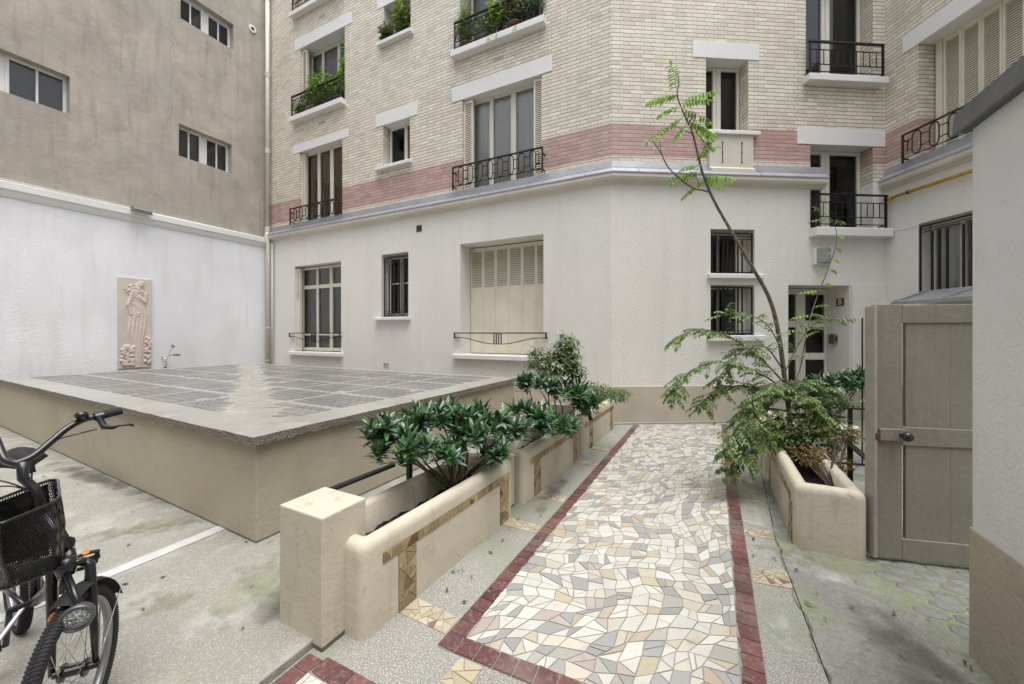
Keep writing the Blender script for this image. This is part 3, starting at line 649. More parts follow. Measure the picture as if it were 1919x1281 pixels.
# ------------- iron railings
def arc(cx,cz,r,a0,a1,y,n=8,rz=None): return [(cx+r*math.cos(a0+(a1-a0)*i/n),y,cz+(rz or r)*math.sin(a0+(a1-a0)*i/n)) for i in range(n+1)]
def rail_oval(fr,x0,x1,z0,z1,y,n):
    g=MB(); r=.0095
    g.box(x0-.01,x1+.01,y-.018,y+.018,z1-.014,z1+.006); g.tube([(x0,y,z0+.03),(x1,y,z0+.03)],.008,5)
    for x in (x0,x1): g.box(x-.012,x+.012,y-.012,y+.012,z0-.04,z1-.014); g.box(x-.01,x+.01,y,.03,z1-.1,z1-.085); g.box(x-.01,x+.01,y,.03,z0+.02,z0+.035)
    p=(x1-x0-.04)/(2*n+1); x=x0+.02; H0=z0+.035; H1=z1-.02; hh=H1-H0; a=p/2
    for k in range(2*n+1):
        xa,xb=x+k*p,x+(k+1)*p
        if k%2==1:
            g.tube([(xa,y,H0+a+.03),(xa,y,H1-a-.03)]+arc((xa+xb)/2,H1-a-.03,a,PI,0,y,rz=a+.028)+[(xb,y,H1-a-.03),(xb,y,H0+a+.03)]+arc((xa+xb)/2,H0+a+.03,a,0,-PI,y,rz=a+.028),r,5,closed=False)
            for zz in (H0+.004,H1-.004): g.lathe(((xa+xb)/2,y-.009,zz),[(.012,0),(.012,.018)],6,(0,1,0))
        elif 0<k<2*n:
            for zz in (H0+hh*.27,H1-hh*.27): g.tube([(xa,y,zz),(xb,y,zz)],r*.9,5)
        else:
            s=1 if k==0 else -1; xe=xb if k==0 else xa; xo=xa+.02 if k==0 else xb-.02
            g.tube([(xo+s*.03,y,H0+hh*.27),(xo+s*.03,y,H1-hh*.27)],r*.8,5); g.tube([(xe,y,H1-hh*.27),(xo,y,H1-hh*.27)],r*.8,5); g.tube([(xe,y,H0+hh*.27),(xo,y,H0+hh*.27)],r*.8,5)
    return bb(g,'balcony_railing',M['iron'],fr)
def rail_scroll(fr,x0,x1,z0,z1,y,n):
    g=MB(); r=.009
    g.box(x0-.01,x1+.01,y-.02,y+.02,z1-.014,z1+.008)
    for zz in (z0+.03,z0+.13,z1-.09): g.tube([(x0,y,zz),(x1,y,zz)],.008,5)
    for x in (x0,x1): g.box(x-.012,x+.012,y-.012,y+.012,z0-.04,z1)
    p=(x1-x0)/n; zc=(z0+.13+z1-.09)/2; rr=(z1-z0-.22)/2-.006
    for k in range(n):
        xc=x0+p*(k+.5)
        g.tube(arc(xc,zc,rr,0,2*PI,y,16)[:-1],r,5,closed=True); g.tube(arc(xc,zc,rr*.62,0,2*PI,y,14)[:-1],r*.8,5,closed=True)
        for s in (-1,1):
            g.tube([(xc+s*rr,y,zc),(xc+s*p*.42,y,zc+rr*.55*s),(xc+s*p*.47,y,zc+rr*.9*s),(xc+s*p*.38,y,zc+rr*.85*s)],r*.8,5)
            g.tube(arc(xc+s*p*.42,zc-s*rr*.5,rr*.32,0,5,y,10),r*.7,5)
        g.tube(arc(xc,z0+.08,.04,0,2*PI,y,10)[:-1],r*.6,5,closed=True); g.tube(arc(xc+p/2,z1-.05,.03,0,2*PI,y,10)[:-1],r*.6,5,closed=True)
        for j in range(3): g.tube([(xc-p/2+p*j/3,y,z0+.03),(xc-p/2+p*j/3,y,z0+.13)],r*.6,4)
    return bb(g,'balcony_railing',M['iron'],fr)
def rail_bars(fr,x0,x1,z0,z1,y,n,m='iron_b'):
    g=MB(); g.box(x0-.03,x1+.02,y-.022,y+.022,z1-.012,z1+.01)
    for zz in (z1-.13,z0+.14,z0+.02): g.tube([(x0,y,zz),(x1,y,zz)],.009,5)
    for x in (x0,x1): g.box(x-.014,x+.014,y-.014,y+.014,z0-.03,z1); g.box(x-.008,x+.008,y,.02,z0+.01,z0+.026)
    for k in range(n):
        x=x0+(x1-x0)*(k+1)/(n+1); g.tube([(x,y,z0+.14),(x,y,z1-.13)],.007,5)
    for k in (3,7): x=x0+(x1-x0)*k/(n+1); g.tube([(x,y,z0),(x,y,z0+.14)],.008,5)
    return bb(g,'balcony_railing',M[m],fr)
rail_oval('A',-7.90,-6.20,4.20,4.56,-.13,7); rail_oval('A',-3.00,-1.15,4.25,4.65,-.13,8)
rail_scroll('A',-7.88,-6.13,6.88,7.36,-.10,5); rail_scroll('A',-2.98,-1.20,6.94,7.45,-.10,5); rail_scroll('A',-7.85,-6.15,9.52,10.0,-.1,5)
rail_bars('B',3.41,4.63,3.235,3.745,-.12,10); rail_bars('B',3.31,4.60,5.76,6.27,-.10,10)
rail_oval('D',.36,2.4,4.22,4.63,-.10,8)
# ground-floor guard bars with a swag
for x0,x1 in ((-8.06,-6.21),(-3.03,-1.10)):
    g=MB(); z=1.455; y=-.05; g.box(x0,x1,y-.014,y+.014,z-.008,z+.012); xm=(x0+x1)/2; L_=(x1-x0)/2
    for x in (x0+.012,x1-.012): g.box(x-.012,x+.012,y-.01,y+.01,z-.10,z); g.box(x-.01,x+.01,y,.01,z-.095,z-.075)
    for s in (-1,1): g.tube([(xm+s*L_*t,y,z-.085-.115*(.5+.5*math.cos(PI*min(1,max(0,(t-.08)/.8))))) for t in [i/14 for i in range(15)]],.008,5)
    for k in (-1.5,-.5,.5,1.5): g.box(xm+k*.05-.008,xm+k*.05+.008,y-.008,y+.008,z-.2,z)
    bb(g,'guard_rail',M['iron'],'A')
def grille(fr,x0,x1,z0,z1,y,bars,tops=2,bot=0,m='iron_b'):
    g=MB(); t=.009
    g.box(x0,x1,y-t,y+t,z1-.02,z1); g.box(x0,x1,y-t,y+t,z0,z0+.02)
    for x in (x0+.01,x1-.01): g.box(x-.01,x+.01,y-t,y+t,z0+.02,z1-.02)
    for k in range(tops): zz=z1-.055-.045*k; g.box(x0+.02,x1-.02,y-.006,y+.006,zz-.008,zz+.002)
    for k in range(bot): zz=z0+.06+.045*k; g.box(x0+.02,x1-.02,y-.006,y+.006,zz-.004,zz+.004)
    bw_=.014 if fr=='D' else .010
    for f in bars: x=x0+(x1-x0)*f; g.box(x-bw_,x+bw_,y-.008,y+.008,z0+.02,z1-.02-(.0 if not tops else .1))
    return bb(g,'window_grille',M[m],fr)
grille('A',-4.95,-4.24,1.83,3.10,.06,(.20,.30,.40,.60,.70,.80),2,2,'iron'); 
grille('B',1.665,2.41,2.45,3.12,.04,(.22,.32,.42,.58,.66,.76),2,0); grille('B',1.665,2.41,1.44,2.22,.04,(.22,.32,.42,.58,.66,.76),0,1)
grille('D',.505,1.70,2.06,3.13,.02,(.14,.22,.30,.46,.54,.62,.84,.92),2,0)
# ---------------------------------------------------------------- neighbour building and boundary wall (left)
nb=thing('neighbouring_building','tall bare grey cement wall with small white windows','building',(CBX,K.y,0),R(90))
cw_ops=[(-1.93,-.87,5.37,6.08,.24),(-5.0,-3.55,5.44,6.13,.24),(-1.90,-.83,8.42,9.05,.24),(-8.6,-7.2,5.4,6.1,.24),(-5.0,-3.6,8.45,9.1,.24)]
wall(-13,.02,3.93,TOP,cw_ops,None,.05).build('wall',M['cement'],nb)
def cwin(x0,x1,z0,z1,parts):
    y=.21; g=MB(); t=.05; w_=.045
    n=parts
    for k in range(n):
        a=x0+(x1-x0)*k/n+(.0 if k==0 else .03); b=x0+(x1-x0)*(k+1)/n-(.0 if k==n-1 else .03)
        g.box(a,a+w_,y,y+t,z0,z1); g.box(b-w_,b,y,y+t,z0,z1); g.box(a+w_,b-w_,y,y+t,z1-w_,z1); g.box(a+w_,b-w_,y,y+t,z0,z0+w_)
        g.box((a+b)/2-.014,(a+b)/2+.014,y+.003,y+t-.003,z0+w_,z1-w_)
        if k<n-1: g.box(b,b+.06,y+.01,y+t,z0,z1)
    o=g.build('window',M['white'],nb,bevel=.003)
    g=MB(); g.quad((x0+.02,y+.026,z0+.02),(x1-.02,y+.026,z0+.02),(x1-.02,y+.026,z1-.02),(x0+.02,y+.026,z1-.02)); g.build('pane',M['glass'],o)
    g=MB(); g.quad((x0,y+.12,z0),(x1,y+.12,z0),(x1,y+.12,z1),(x0,y+.12,z1)); g.quad((x0,y+.051,z0),(x0,y+.12,z0),(x0,y+.12,z1),(x0,y+.051,z1)); g.quad((x1,y+.051,z0),(x1,y+.12,z0),(x1,y+.12,z1),(x1,y+.051,z1)); g.build('blind',M['dullblind'],o)
for q in cw_ops: cwin(q[0],q[1],q[2],q[3],2)
g=MB(); r=random.Random(9); x=-2.08; z=3.96; pts=[]
while z<10.5: pts.append((x+.02*math.sin(z*9)+r.uniform(-.015,.015),.048,z)); z+=.06
g.tube(pts,.008,4); g.build('crack_repair',mat('pale_filler',(.42,.41,.38),.9),nb)
g=MB(); g.lathe((-.40,.05,9.25),[(.09,0),(.09,.03),(.045,.035),(.04,.01),(.001,.008)],16,(0,-1,0)); o=g.build('wall_outlet',M['white'],nb,smooth=False)
g=MB(); g.lathe((-.40,.02,9.25),[(.035,.0),(.001,.001)],12,(0,-1,0)); g.build('outlet_hole',M['iron_b'],o)
bw=thing('boundary_wall','white roughcast courtyard wall with a moulded coping','wall',(CBX,K.y,0),R(90))
wall(-13,.0,0,3.72,[],None,0).build('wall',M['render_c'],bw)
g=MB(); g.prof(-13,.0,[(.06,3.70),(-.02,3.70),(-.035,3.73),(-.05,3.76),(-.055,3.80),(-.085,3.82),(-.085,3.93),(-.06,3.95),(.06,3.95)]); g.build('coping',M['white'],bw)
g=MB(); g.prof(-13,.0,[(.0,0),(-.02,0),(-.02,.50),(.0,.515)]); g.build('plinth',M['plinth'],bw)
# unseen rest of the court, added to block light from behind and right
ob=thing('added_opposite_building','unseen rendered building added behind the camera to block light','building',(8.5,-6.5,0),R(180))
oops=[(x,x+1.1,z,z+1.6,.2) for x in (1.5,4.3,7.1,9.9,12.7,15.5) for z in (1.1,4.3,7.2,9.6)]
wall(0,19,-.05,11.5,oops,None,0).build('wall',M['cornice'],ob)
for o_ in oops:
    g=MB(); x0,x1,z0,z1=o_[:4]; g.box(x0,x0+.07,.12,.17,z0,z1); g.box(x1-.07,x1,.12,.17,z0,z1); g.box((x0+x1)/2-.05,(x0+x1)/2+.05,.12,.17,z0,z1); g.box(x0+.07,x1-.07,.121,.169,z1-.07,z1); g.box(x0+.07,x1-.07,.121,.169,z0,z0+.08); q=g.build('window',M['frame'],ob)
    g=MB(); g.box(x0,x1,.15,.19,z0,z1); g.build('pane',M['room'],q)
g=MB(); g.box(0,19,.25,.5,-.05,11.5); g.build('rear_wall',M['cement'],ob)
sw=thing('added_side_building','unseen rendered side wing added beyond the garden wall to block light','building',(8.5,4,0),R(-90))  # out of view, added to hold back light from the right
wall(-2,10.5,-.05,8.5,[],None,0).build('wall',M['render'],sw)
# flood light on the coping
fl=thing('flood_light','small grey flood lamp fixed on the white wall coping','lamp',(CBX,K.y,0),R(90))
g=MB(); g.add([(-2.80,-.20,3.86),(-2.46,-.20,3.86),(-2.46,-.12,3.90),(-2.80,-.12,3.90),(-2.76,-.24,3.93),(-2.50,-.24,3.93),(-2.50,-.12,4.02),(-2.76,-.12,4.02)],[(0,3,2,1),(4,5,6,7),(0,1,5,4),(1,2,6,5),(2,3,7,6),(3,0,4,7)]); o=g.build('lamp_head',M['metal'],fl,bevel=.01)
g=MB(); g.add([(-2.77,-.205,3.868),(-2.49,-.205,3.868),(-2.525,-.240,3.918),(-2.735,-.240,3.918)],[(0,1,2,3)]); g.build('lamp_glass',M['frosted'],fl)
g=MB(); g.tube([(-2.63,-.09,3.97),(-2.63,-.13,3.97)],.015,6); g.tube([(-2.80,-.09,3.96),(-4.5,-.07,3.965),(-9,-.07,3.965)],.006,4); g.build('bracket',M['white'],fl)
# drainpipe in the corner
dp=thing('drainpipe','cream drainpipe running down the corner between the two walls','drainpipe',(CBX+.10,K.y-.10,0))
g=MB(); g.tube([(0,0,4.1),(0,0,TOP)],.05,12); 
g.build('pipe',M['pipe'],dp,smooth=True)
g=MB()
for z in (4.15,6.2,8.2,10.2): g.lathe((0,0,z),[(.05,-.05),(.062,-.04),(.062,.03),(.066,.04),(.066,.06),(.05,.07)],12)
for z in (.75,2.9,1.6,3.4): g.lathe((.02,0,z),[(.055,-.015),(.06,-.01),(.06,.01),(.055,.015)],12)
g.build('collar',M['pipe'],dp)
g=MB(); g.tube([(0,0,4.1),(.01,-.03,3.98),(.02,-.0,3.8),(.02,0,0)],.055,12); g.tube([(.13,.04,0),(.13,.04,3.8)],.02,8); g.build('pipe',M['pipe'],dp,smooth=True)
# ---------------------------------------------------------------- relief plaque
rp=thing('relief_plaque','tall pink plaster relief of a draped standing woman on the white wall','relief',(CBX+.0,K.y,0),R(90))
g=MB(); g.box(-2.935,-2.43,-.05,-.0,.755,2.56); g.build('panel',M['reliefbg'],rp,bevel=.006)
def relief():
    NX,NZ=90,300; x0,x1,z0,z1=-2.925,-2.44,.765,2.55; vs=[]; fs=[]
    r=random.Random(2); knobs=[]
    for _ in range(60): knobs.append((r.uniform(.08,.42),r.uniform(.03,.24),r.uniform(.02,.045)))       # foliage low left
    for _ in range(34): knobs.append((r.uniform(.80,.97),r.uniform(.04,.34),r.uniform(.018,.035)))
    for _ in range(60): knobs.append((.50+r.gauss(0,.13),.865+r.gauss(0,.028),r.uniform(.014,.028)))    # hair and garland
    for _ in range(26): knobs.append((.40+r.gauss(0,.05),.80+r.gauss(0,.03),r.uniform(.014,.026)))
    for _ in range(12): knobs.append((r.uniform(.52,.64),r.uniform(.57,.62),r.uniform(.01,.02)))
    hl=[(0,.44,.70,.30),(.06,.42,.70,.30),(.25,.40,.74,.3),(.40,.24,.86,.35),(.48,.24,.88,.4),(.56,.26,.86,.4),(.62,.30,.84,.45),(.68,.30,.84,.5),(.74,.27,.84,.5),(.80,.30,.82,.5),(.85,.33,.78,.5),(.90,.42,.74,.4),(.94,.48,.74,.4),(.965,.58,.70,.3),(.975,.62,.66,.2)]
    def H(fx,fz):
        h=0
        for i in range(len(hl)-1):
            if hl[i][0]<=fz<=hl[i+1][0]:
                t=(fz-hl[i][0])/(hl[i+1][0]-hl[i][0]); a=hl[i][1]+(hl[i+1][1]-hl[i][1])*t; b=hl[i][2]+(hl[i+1][2]-hl[i][2])*t
                if a<fx<b:
                    q=(fx-a)/(b-a); h=.030*(math.sin(PI*q))**.45
                    if fz<.66:
                        fold=math.sin((q*5.2+ .5*math.sin(fz*5)+ (1-fz)*.7)*PI*2); h+=.008*fold*min(1,(.66-fz)*6)
                        f2=math.sin((q*11+fz*3)*PI); h+=.002*f2
                    elif fz<.86:
                        h+=.004*math.sin(fz*60+q*9)
        # arms: forearm raised to the face, other arm by the chest
        def seg(ax,az,bx,bz,w_,hh):
            px,pz=fx*.5,fz*1.8; ax*=.5;bx*=.5;az*=1.8;bz*=1.8
            dx,dz=bx-ax,bz-az; t=max(0,min(1,((px-ax)*dx+(pz-az)*dz)/(dx*dx+dz*dz))); d=math.hypot(px-ax-dx*t,pz-az-dz*t)
            return hh*math.sqrt(max(0,1-(d/w_)**2))
        h=max(h,.022+seg(.26,.70,.40,.86,.03,.028) if seg(.26,.70,.40,.86,.03,.028)>0 else h)
        s=seg(.80,.74,.58,.80,.028,.030); h=max(h,.02+s if s>0 else h)
        s=seg(.80,.74,.82,.84,.030,.026); h=max(h,.018+s if s>0 else h)
        s=seg(.28,.70,.34,.60,.026,.024); h=max(h,.018+s if s>0 else h)
        s=seg(.66,.93,.67,.955,.045,.030); h=max(h,.022+s if s>0 else h)
        s=seg(.40,.0+.03,.60,.03,.02,.02); h=max(h,s)
        px,pz=fx*.5,fz*1.8
        for kx,kz,kr in knobs:
            d=math.hypot(px-kx*.5,pz-kz*1.8)
            if d<kr: h=max(h,.016+.026*math.sqrt(1-(d/kr)**2))
        return h
    for j in range(NZ+1):
        for i in range(NX+1):
            fx,fz=i/NX,j/NZ; vs.append((x0+(x1-x0)*fx,-.047-H(fx,fz)*.75,z0+(z1-z0)*fz))
    m=MB()
    def hh(i): return vs[i][1]<-.0485
    for j in range(NZ):
        for i in range(NX):
            q=(j*(NX+1)+i,j*(NX+1)+i+1,(j+1)*(NX+1)+i+1,(j+1)*(NX+1)+i)
            if any(hh(k) for k in q): fs.append(q)
    m.add(vs,fs); return m.build('figure',M['relief'],rp,smooth=True)
relief()
# ---------------------------------------------------------------- garden wall (right, near)
gw=thing('garden_wall','near white garden wall with dark zinc coping and beige base','wall',(1.103,2.47,0))
g=MB(); g.box(0,.30,-8,0,-.04,2.38); g.build('wall',M['gwall'],gw,bevel=.012)
g=MB(); g.box(-.006,.306,-8,.006,-.04,.575); g.build('plinth',M['gplinth'],gw,bevel=.008)
g=MB(); g.prof(0,1,[(0,0)]*3) if False else None
g=MB(); prof=[(-.035,2.375),(-.045,2.362),(-.05,2.367),(-.04,2.468),(.16,2.54),(.35,2.46),(.34,2.36)]
n=len(prof); g.add([(x,-8,z) for x,z in prof]+[(x,.03,z) for x,z in prof],[(i,n+i,n+(i+1)%n,(i+1)%n) for i in range(n)]+[tuple(range(n)),tuple(range(2*n-1,n-1,-1))])
g.build('coping',M['zinc_dark'],gw,fix=True)
# ---------------------------------------------------------------- wooden gate
GP=cw((1641-960)/FPX*2.43,2.43,0); GQ=cw((1812-960)/FPX*2.335,2.335,0)
gd=Vector((GQ.x-GP.x,GQ.y-GP.y,0)).normalized(); gang=math.atan2(gd.y,gd.x)
gt=thing('wooden_gate','open grey-brown boarded gate standing against the planter','gate',(GP.x,GP.y,0),gang)
GW=1.0; z0,z1=.03,1.635
g=MB(); nb_=3
for k in range(nb_):
    a=.17+k*(GW-.30)/nb_; b=.17+(k+1)*(GW-.30)/nb_; g.box(a+.0004,b-.0004,.010,.034,z0+.12,z1-.115)
g.build('board_panel',M['gate'],gt,bevel=.0008)
g=MB(); g.box(0,.145,0,.045,z0,z1); g.box(GW-.12,GW,0,.045,z0,z1); g.build('stile',M['gate'],gt,bevel=.004)
for za,zc in ((z1-.12,z1-.006),(z0,z0+.125),(.745,.86)):
    g=MB(); g.box(.146,GW-.121,.001,.044,za,zc); g.build('cross_rail',M['gate'],gt,bevel=.004)
g=MB(); g.box(-.02,.0,-.02,.065,z0-.0,z1-.01); g.build('edge_strip',mat('pale_edge_paint',(.36,.34,.30),.6,var=[(9,(.26,.24,.2),.5)]),gt,bevel=.003)
g=MB(); g.box(.012,.155,-.022,-.001,.775,.85); o=g.build('lock_case',M['gate'],gt,bevel=.004)
g=MB(); g.lathe((.125,-.022,.815),[(.012,0),(.012,.03),(.026,.035),(.03,.05),(.024,.064),(.001,.068)],14,(0,-1,0)); g.build('knob',M['blk'],gt,smooth=True)
g=MB(); g.box(-.012,.012,-.026,-.003,.785,.82); g.build('latch',M['rust'],gt,bevel=.002)
# ---------------------------------------------------------------- skylight block
SB=thing('skylight_block','large low beige block roofed with a cement slab of glass lenses','skylight',(-2.68,1.52,0))
ST_=.765; zb=.03
near_r=(-2.640,1.500); near_l=(-9.72,1.74); far_l=(-9.35,5.30); far_r=(-2.535,5.36)
def toL(p): return (p[0]+2.68,p[1]-1.52)
c=[toL(p) for p in (near_l,near_r,far_r,far_l)]
def ins(pts,d): 
    q=inset(pts,d); return q
def subdiv_edge(pts,n,jit,rg):
    o=[]
    for i in range(len(pts)):
        a,b=pts[i],pts[(i+1)%len(pts)]
        for k in range(n): t=k/n; o.append((a[0]+(b[0]-a[0])*t+(rg.uniform(-jit,jit) if k else 0),a[1]+(b[1]-a[1])*t+(rg.uniform(-jit,jit) if k else 0)))
    return o
rg=random.Random(4); ed=subdiv_edge(c,60,.006,rg); n=len(ed)
g=MB(); g.add([(x,y,ST_) for x,y in ed],[tuple(range(n))])
low=[(x+rg.uniform(-.003,.003),y+rg.uniform(-.003,.003),ST_-.055-rg.uniform(0,.008)) for x,y in ed]
g.add([(x,y,ST_) for x,y in ed]+low,[(i,n+i,n+(i+1)%n,(i+1)%n) for i in range(n)]+[tuple(range(2*n-1,n-1,-1))],mi=1)
g.build('roof_slab',[M['slab'],M['slabedge']],SB,fix=True)
g=MB(); wq=inset(c,.045); g.poly(wq,0,ST_-.057); 
g.build('block_wall',M['boxwall'],SB,bevel=.008)
g=MB(); wq=inset(c,.033); 
for i in range(4):
    a,b=wq[i],wq[(i+1)%4]
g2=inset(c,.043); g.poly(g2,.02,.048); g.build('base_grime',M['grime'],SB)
# lenses in panels; diagonal plain band left clear
g=MB(); rl=random.Random(8)
UX=(c[1][0]-c[0][0],c[1][1]-c[0][1]); 
def bil(s,t): # s along near edge right->left, t away
    a=(c[1][0]+(c[0][0]-c[1][0])*s,c[1][1]+(c[0][1]-c[1][1])*s); b=(c[2][0]+(c[3][0]-c[2][0])*s,c[2][1]+(c[3][1]-c[2][1])*s)
    return (a[0]+(b[0]-a[0])*t,a[1]+(b[1]-a[1])*t)
LX,LY=7.05,3.75; pit=.107; npx=9; npy=8; ga=.075
x=.40; ci=0
while x<LX-.28:
    if ci and ci%7==0: x+=ga
    y=.36; cj=0
    while y<LY-.2:
        if cj and cj%5==0: y+=ga
        # diagonal band from the near-right corner to the far-left
        wx,wy=c[1][0]-x,c[1][1]+y
        P_=(-2.68+wx,1.52+wy); X=P_[0]*CT+P_[1]*ST; Y=-P_[0]*ST+P_[1]*CT
        dd=abs((X*.0+0)+ (x*math.sin(.48)-y*math.cos(.48)))
        if dd>.20+rl.uniform(-.05,.05) and rl.random()>.02:
            px_,py_=bil(x/LX,y/LY); r_=pit*.475*rl.uniform(.92,1.0); h_=r_*.62; q=[(px_+a_,py_+b_) for a_,b_ in ((r_,-h_),(r_,h_),(h_,r_),(-h_,r_),(-r_,h_),(-r_,-h_),(-h_,-r_),(h_,-r_))]
            j=rl.uniform(.8,1.25); g.poly(q,ST_-.004,ST_+.0035)
        y+=pit; cj+=1
    x+=pit; ci+=1
g.build('lens_panel',M['lens'],SB)
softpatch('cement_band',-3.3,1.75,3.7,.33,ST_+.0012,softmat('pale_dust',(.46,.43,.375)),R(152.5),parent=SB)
# ---------------------------------------------------------------- planters
def planter(label,origin,ang,L,W,H,ends=(True,True),band=True,group=None,flip=1,legs=None,soilz=.17):
    """origin: outer front corner at the near end; runs L along local +y; body towards -flip*x"""
    t=thing('planter',label,'planter',origin,ang,group)
    s=-flip; th=.085
    g=MB()
    def rrect(x0,x1,y0,y1,r,n=5):
        o=[]
        for cx,cy,a in ((x1-r,y1-r,0),(x0+r,y1-r,PI/2),(x0+r,y0+r,PI),(x1-r,y0+r,1.5*PI)):
            for k in range(n+1): b=a+PI/2*k/n; o.append((cx+r*math.cos(b),cy+r*math.sin(b)))
        return o
    xa,xb=(0,W) if s>0 else (-W,0)
    rings=[(rrect(xa,xb,0,L,.05),-.03),(rrect(xa,xb,0,L,.05),H-.05)]
    for k in range(1,5):
        a=PI/2*k/4; d=.04*(1-math.cos(a)); rings.append((rrect(xa+d,xb-d,d,L-d,.05-d*.6),H-.05+.05*math.sin(a)))
    rings.append((rrect(xa+th-.02,xb-th+.02,th-.02,L-th+.02,.02),H-.002)); rings.append((rrect(xa+th,xb-th,th,L-th,.015),H-.02)); rings.append((rrect(xa+th,xb-th,th,L-th,.015),H-soilz-.08))
    vs=[(x,y,z) for rg_,z in rings for x,y in rg_]; m=len(rings[0][0])
    fs=[(i*m+j,i*m+(j+1)%m,(i+1)*m+(j+1)%m,(i+1)*m+j) for i in range(len(rings)-1) for j in range(m)]
    g.add(vs,fs); g.build('body',M['planter'],t,smooth=True,fix=True)
    g=MB(); r=random.Random(int(L*100)); nx,ny=10,int(L/.04); sx0,sx1=xa+th-.005,xb-th+.005
    vs=[(sx0+(sx1-sx0)*i/nx,th-.005+(L-2*th+.01)*j/ny,H-soilz+r.uniform(-.02,.015)) for j in range(ny+1) for i in range(nx+1)]
    g.add(vs,[(j*(nx+1)+i,j*(nx+1)+i+1,(j+1)*(nx+1)+i+1,(j+1)*(nx+1)+i) for j in range(ny) for i in range(nx)]); g.build('soil',M['soil'],t,smooth=True)
    # mosaic trim on the face x=0, facing flip*x
    if band:
        g=MB(); e=.004*flip
        legs=legs or (.21,L-.21); 
        def onface(y0,y1,z0,z1):
            for p in shatter([(y0,z0),(y1,z0),(y1,z1),(y0,z1)],.0010,.0040,rng,.5):
                q=inset(p,.0012)
                if q and area(q)>4e-5:
                    if flip<0: q=q[::-1]
                    cc=bcol(rng); n=len(q); x1_=e*rng.uniform(.8,1.3)
                    g.add([(0,a,b) for a,b in q]+[(x1_,a,b) for a,b in q],[tuple(range(n,2*n))]+[(i,(i+1)%n,n+(i+1)%n,n+i) for i in range(n)],cc)
        onface(.12,L-.06,H-.145,H-.095)
        for l in legs: onface(l,l+.13,.0,H-.147)
        g.build('mosaic_trim',M['trim'],t)
        g=MB(); e2=.0012*flip
        for y0,y1,z0,z1 in [(.12,L-.06,H-.147,H-.093)]+[(l-.001,l+.131,0,H-.148) for l in legs]: g.quad((e2,y0,z0),(e2,y1,z0),(e2,y1,z1),(e2,y0,z1))
        g.build('trim_grout',M['grime'],t)
    return t
fa=-math.atan(.05)
def fp(v): return (fline(v),v,0)
planter('nearest cream planter of the left row, beside the square pillar, with mosaic trim',fp(1.29),fa,1.46,.44,.455,legs=(.225,1.25),group='mosaic planters lining the path')
planter('second cream planter of the left row, filled by the middle glossy shrub',fp(2.93),fa,1.42,.44,.45,legs=(.20,1.21),group='mosaic planters lining the path')
planter('last cream planter of the left row, nearest the brick building',fp(4.43),fa,1.55,.44,.45,legs=(.30,1.30),group='mosaic planters lining the path')
planter('cream planter on the right of the path beside the gate, holding the young tree',(.575,3.175,0),R(-1.4),1.40,.385,.43,flip=-1,legs=(.06,1.15),group='mosaic planters lining the path')
planter('far planter on the right of the path, hidden by foliage near the door',(.60,4.75,0),R(-1.4),1.30,.40,.43,flip=-1,legs=(.1,1.1),group='mosaic planters lining the path')
def pillar(label,x0,y0,w_,d,h,ang=0):
    t=thing('pillar',label,'pillar',(x0,y0,0),ang,'square pillars between the planters')
    g=MB(); g.box(0,w_,0,d,-.04,h); nseg=6
    o=g.build('shaft',M['planter'],t,bevel=.007)
    g=MB(); g.box(-.0015,w_+.0015,-.0015,d+.0015,-.03,.02); g.build('base_stain',M['grime'],t)
    return t
pillar('near square cream pillar at the front end of the left planters',-1.858,1.180,.318,.252,.608,R(-1))
g=MB(); r=random.Random(13)
for k in range(4):
    x_=r.uniform(.10,.25); z_=r.uniform(.2,.5); l_=r.uniform(.02,.07); g.box(x_,x_+r.uniform(.0008,.0018),-.0006,.001,z_,z_+l_)
g.build('scuff_mark',M['gate'],bpy.data.objects['pillar'])
pillar('cream pillar between the first and second left planters, behind the leaves',-1.70,2.765,.29,.15,.60,fa)
pillar('cream pillar between the second and last left planters',-1.62,4.365,.29,.055,.60,fa)
# ---------------------------------------------------------------- low railings behind planters
def lowrail(label,a,b,z,nposts):
    a=Vector(a); b=Vector(b); d=b-a; L=d.length; ang=math.atan2(-d.x,d.y)
    t=thing('low_railing',label,'railing',(a.x,a.y,0),ang,'low black railings behind the planters')
    g=MB(); g.box(-.022,.022,0,L,z-.016,z); g.build('handrail',M['iron_b'],t,bevel=.003)
    for k in range(nposts):
        y=.03+(L-.06)*k/(nposts-1); g=MB(); g.box(-.016,.016,y-.016,y+.016,.0,z-.016); g.build('post',M['iron_b'],t,bevel=.003)
    g=MB(); g.box(-.008,.008,.03,L-.03,.12,.14); g.build('bottom_rail',M['iron_b'],t)
lowrail('black flat-topped railing between the near pillar and the second pillar',(-1.875,1.44,0),(-1.80,2.75,0),.575,3)
lowrail('black railing beside the gate with its end post by the planter',(1.075,3.40,0),(1.12,4.6,0),.555,3)
lowrail('distant black railing crossing behind the right planters',tuple(onz(1548,762,.70))[:2]+(0,),tuple(onz(1640,765,.70))[:2]+(0,),.70,3)
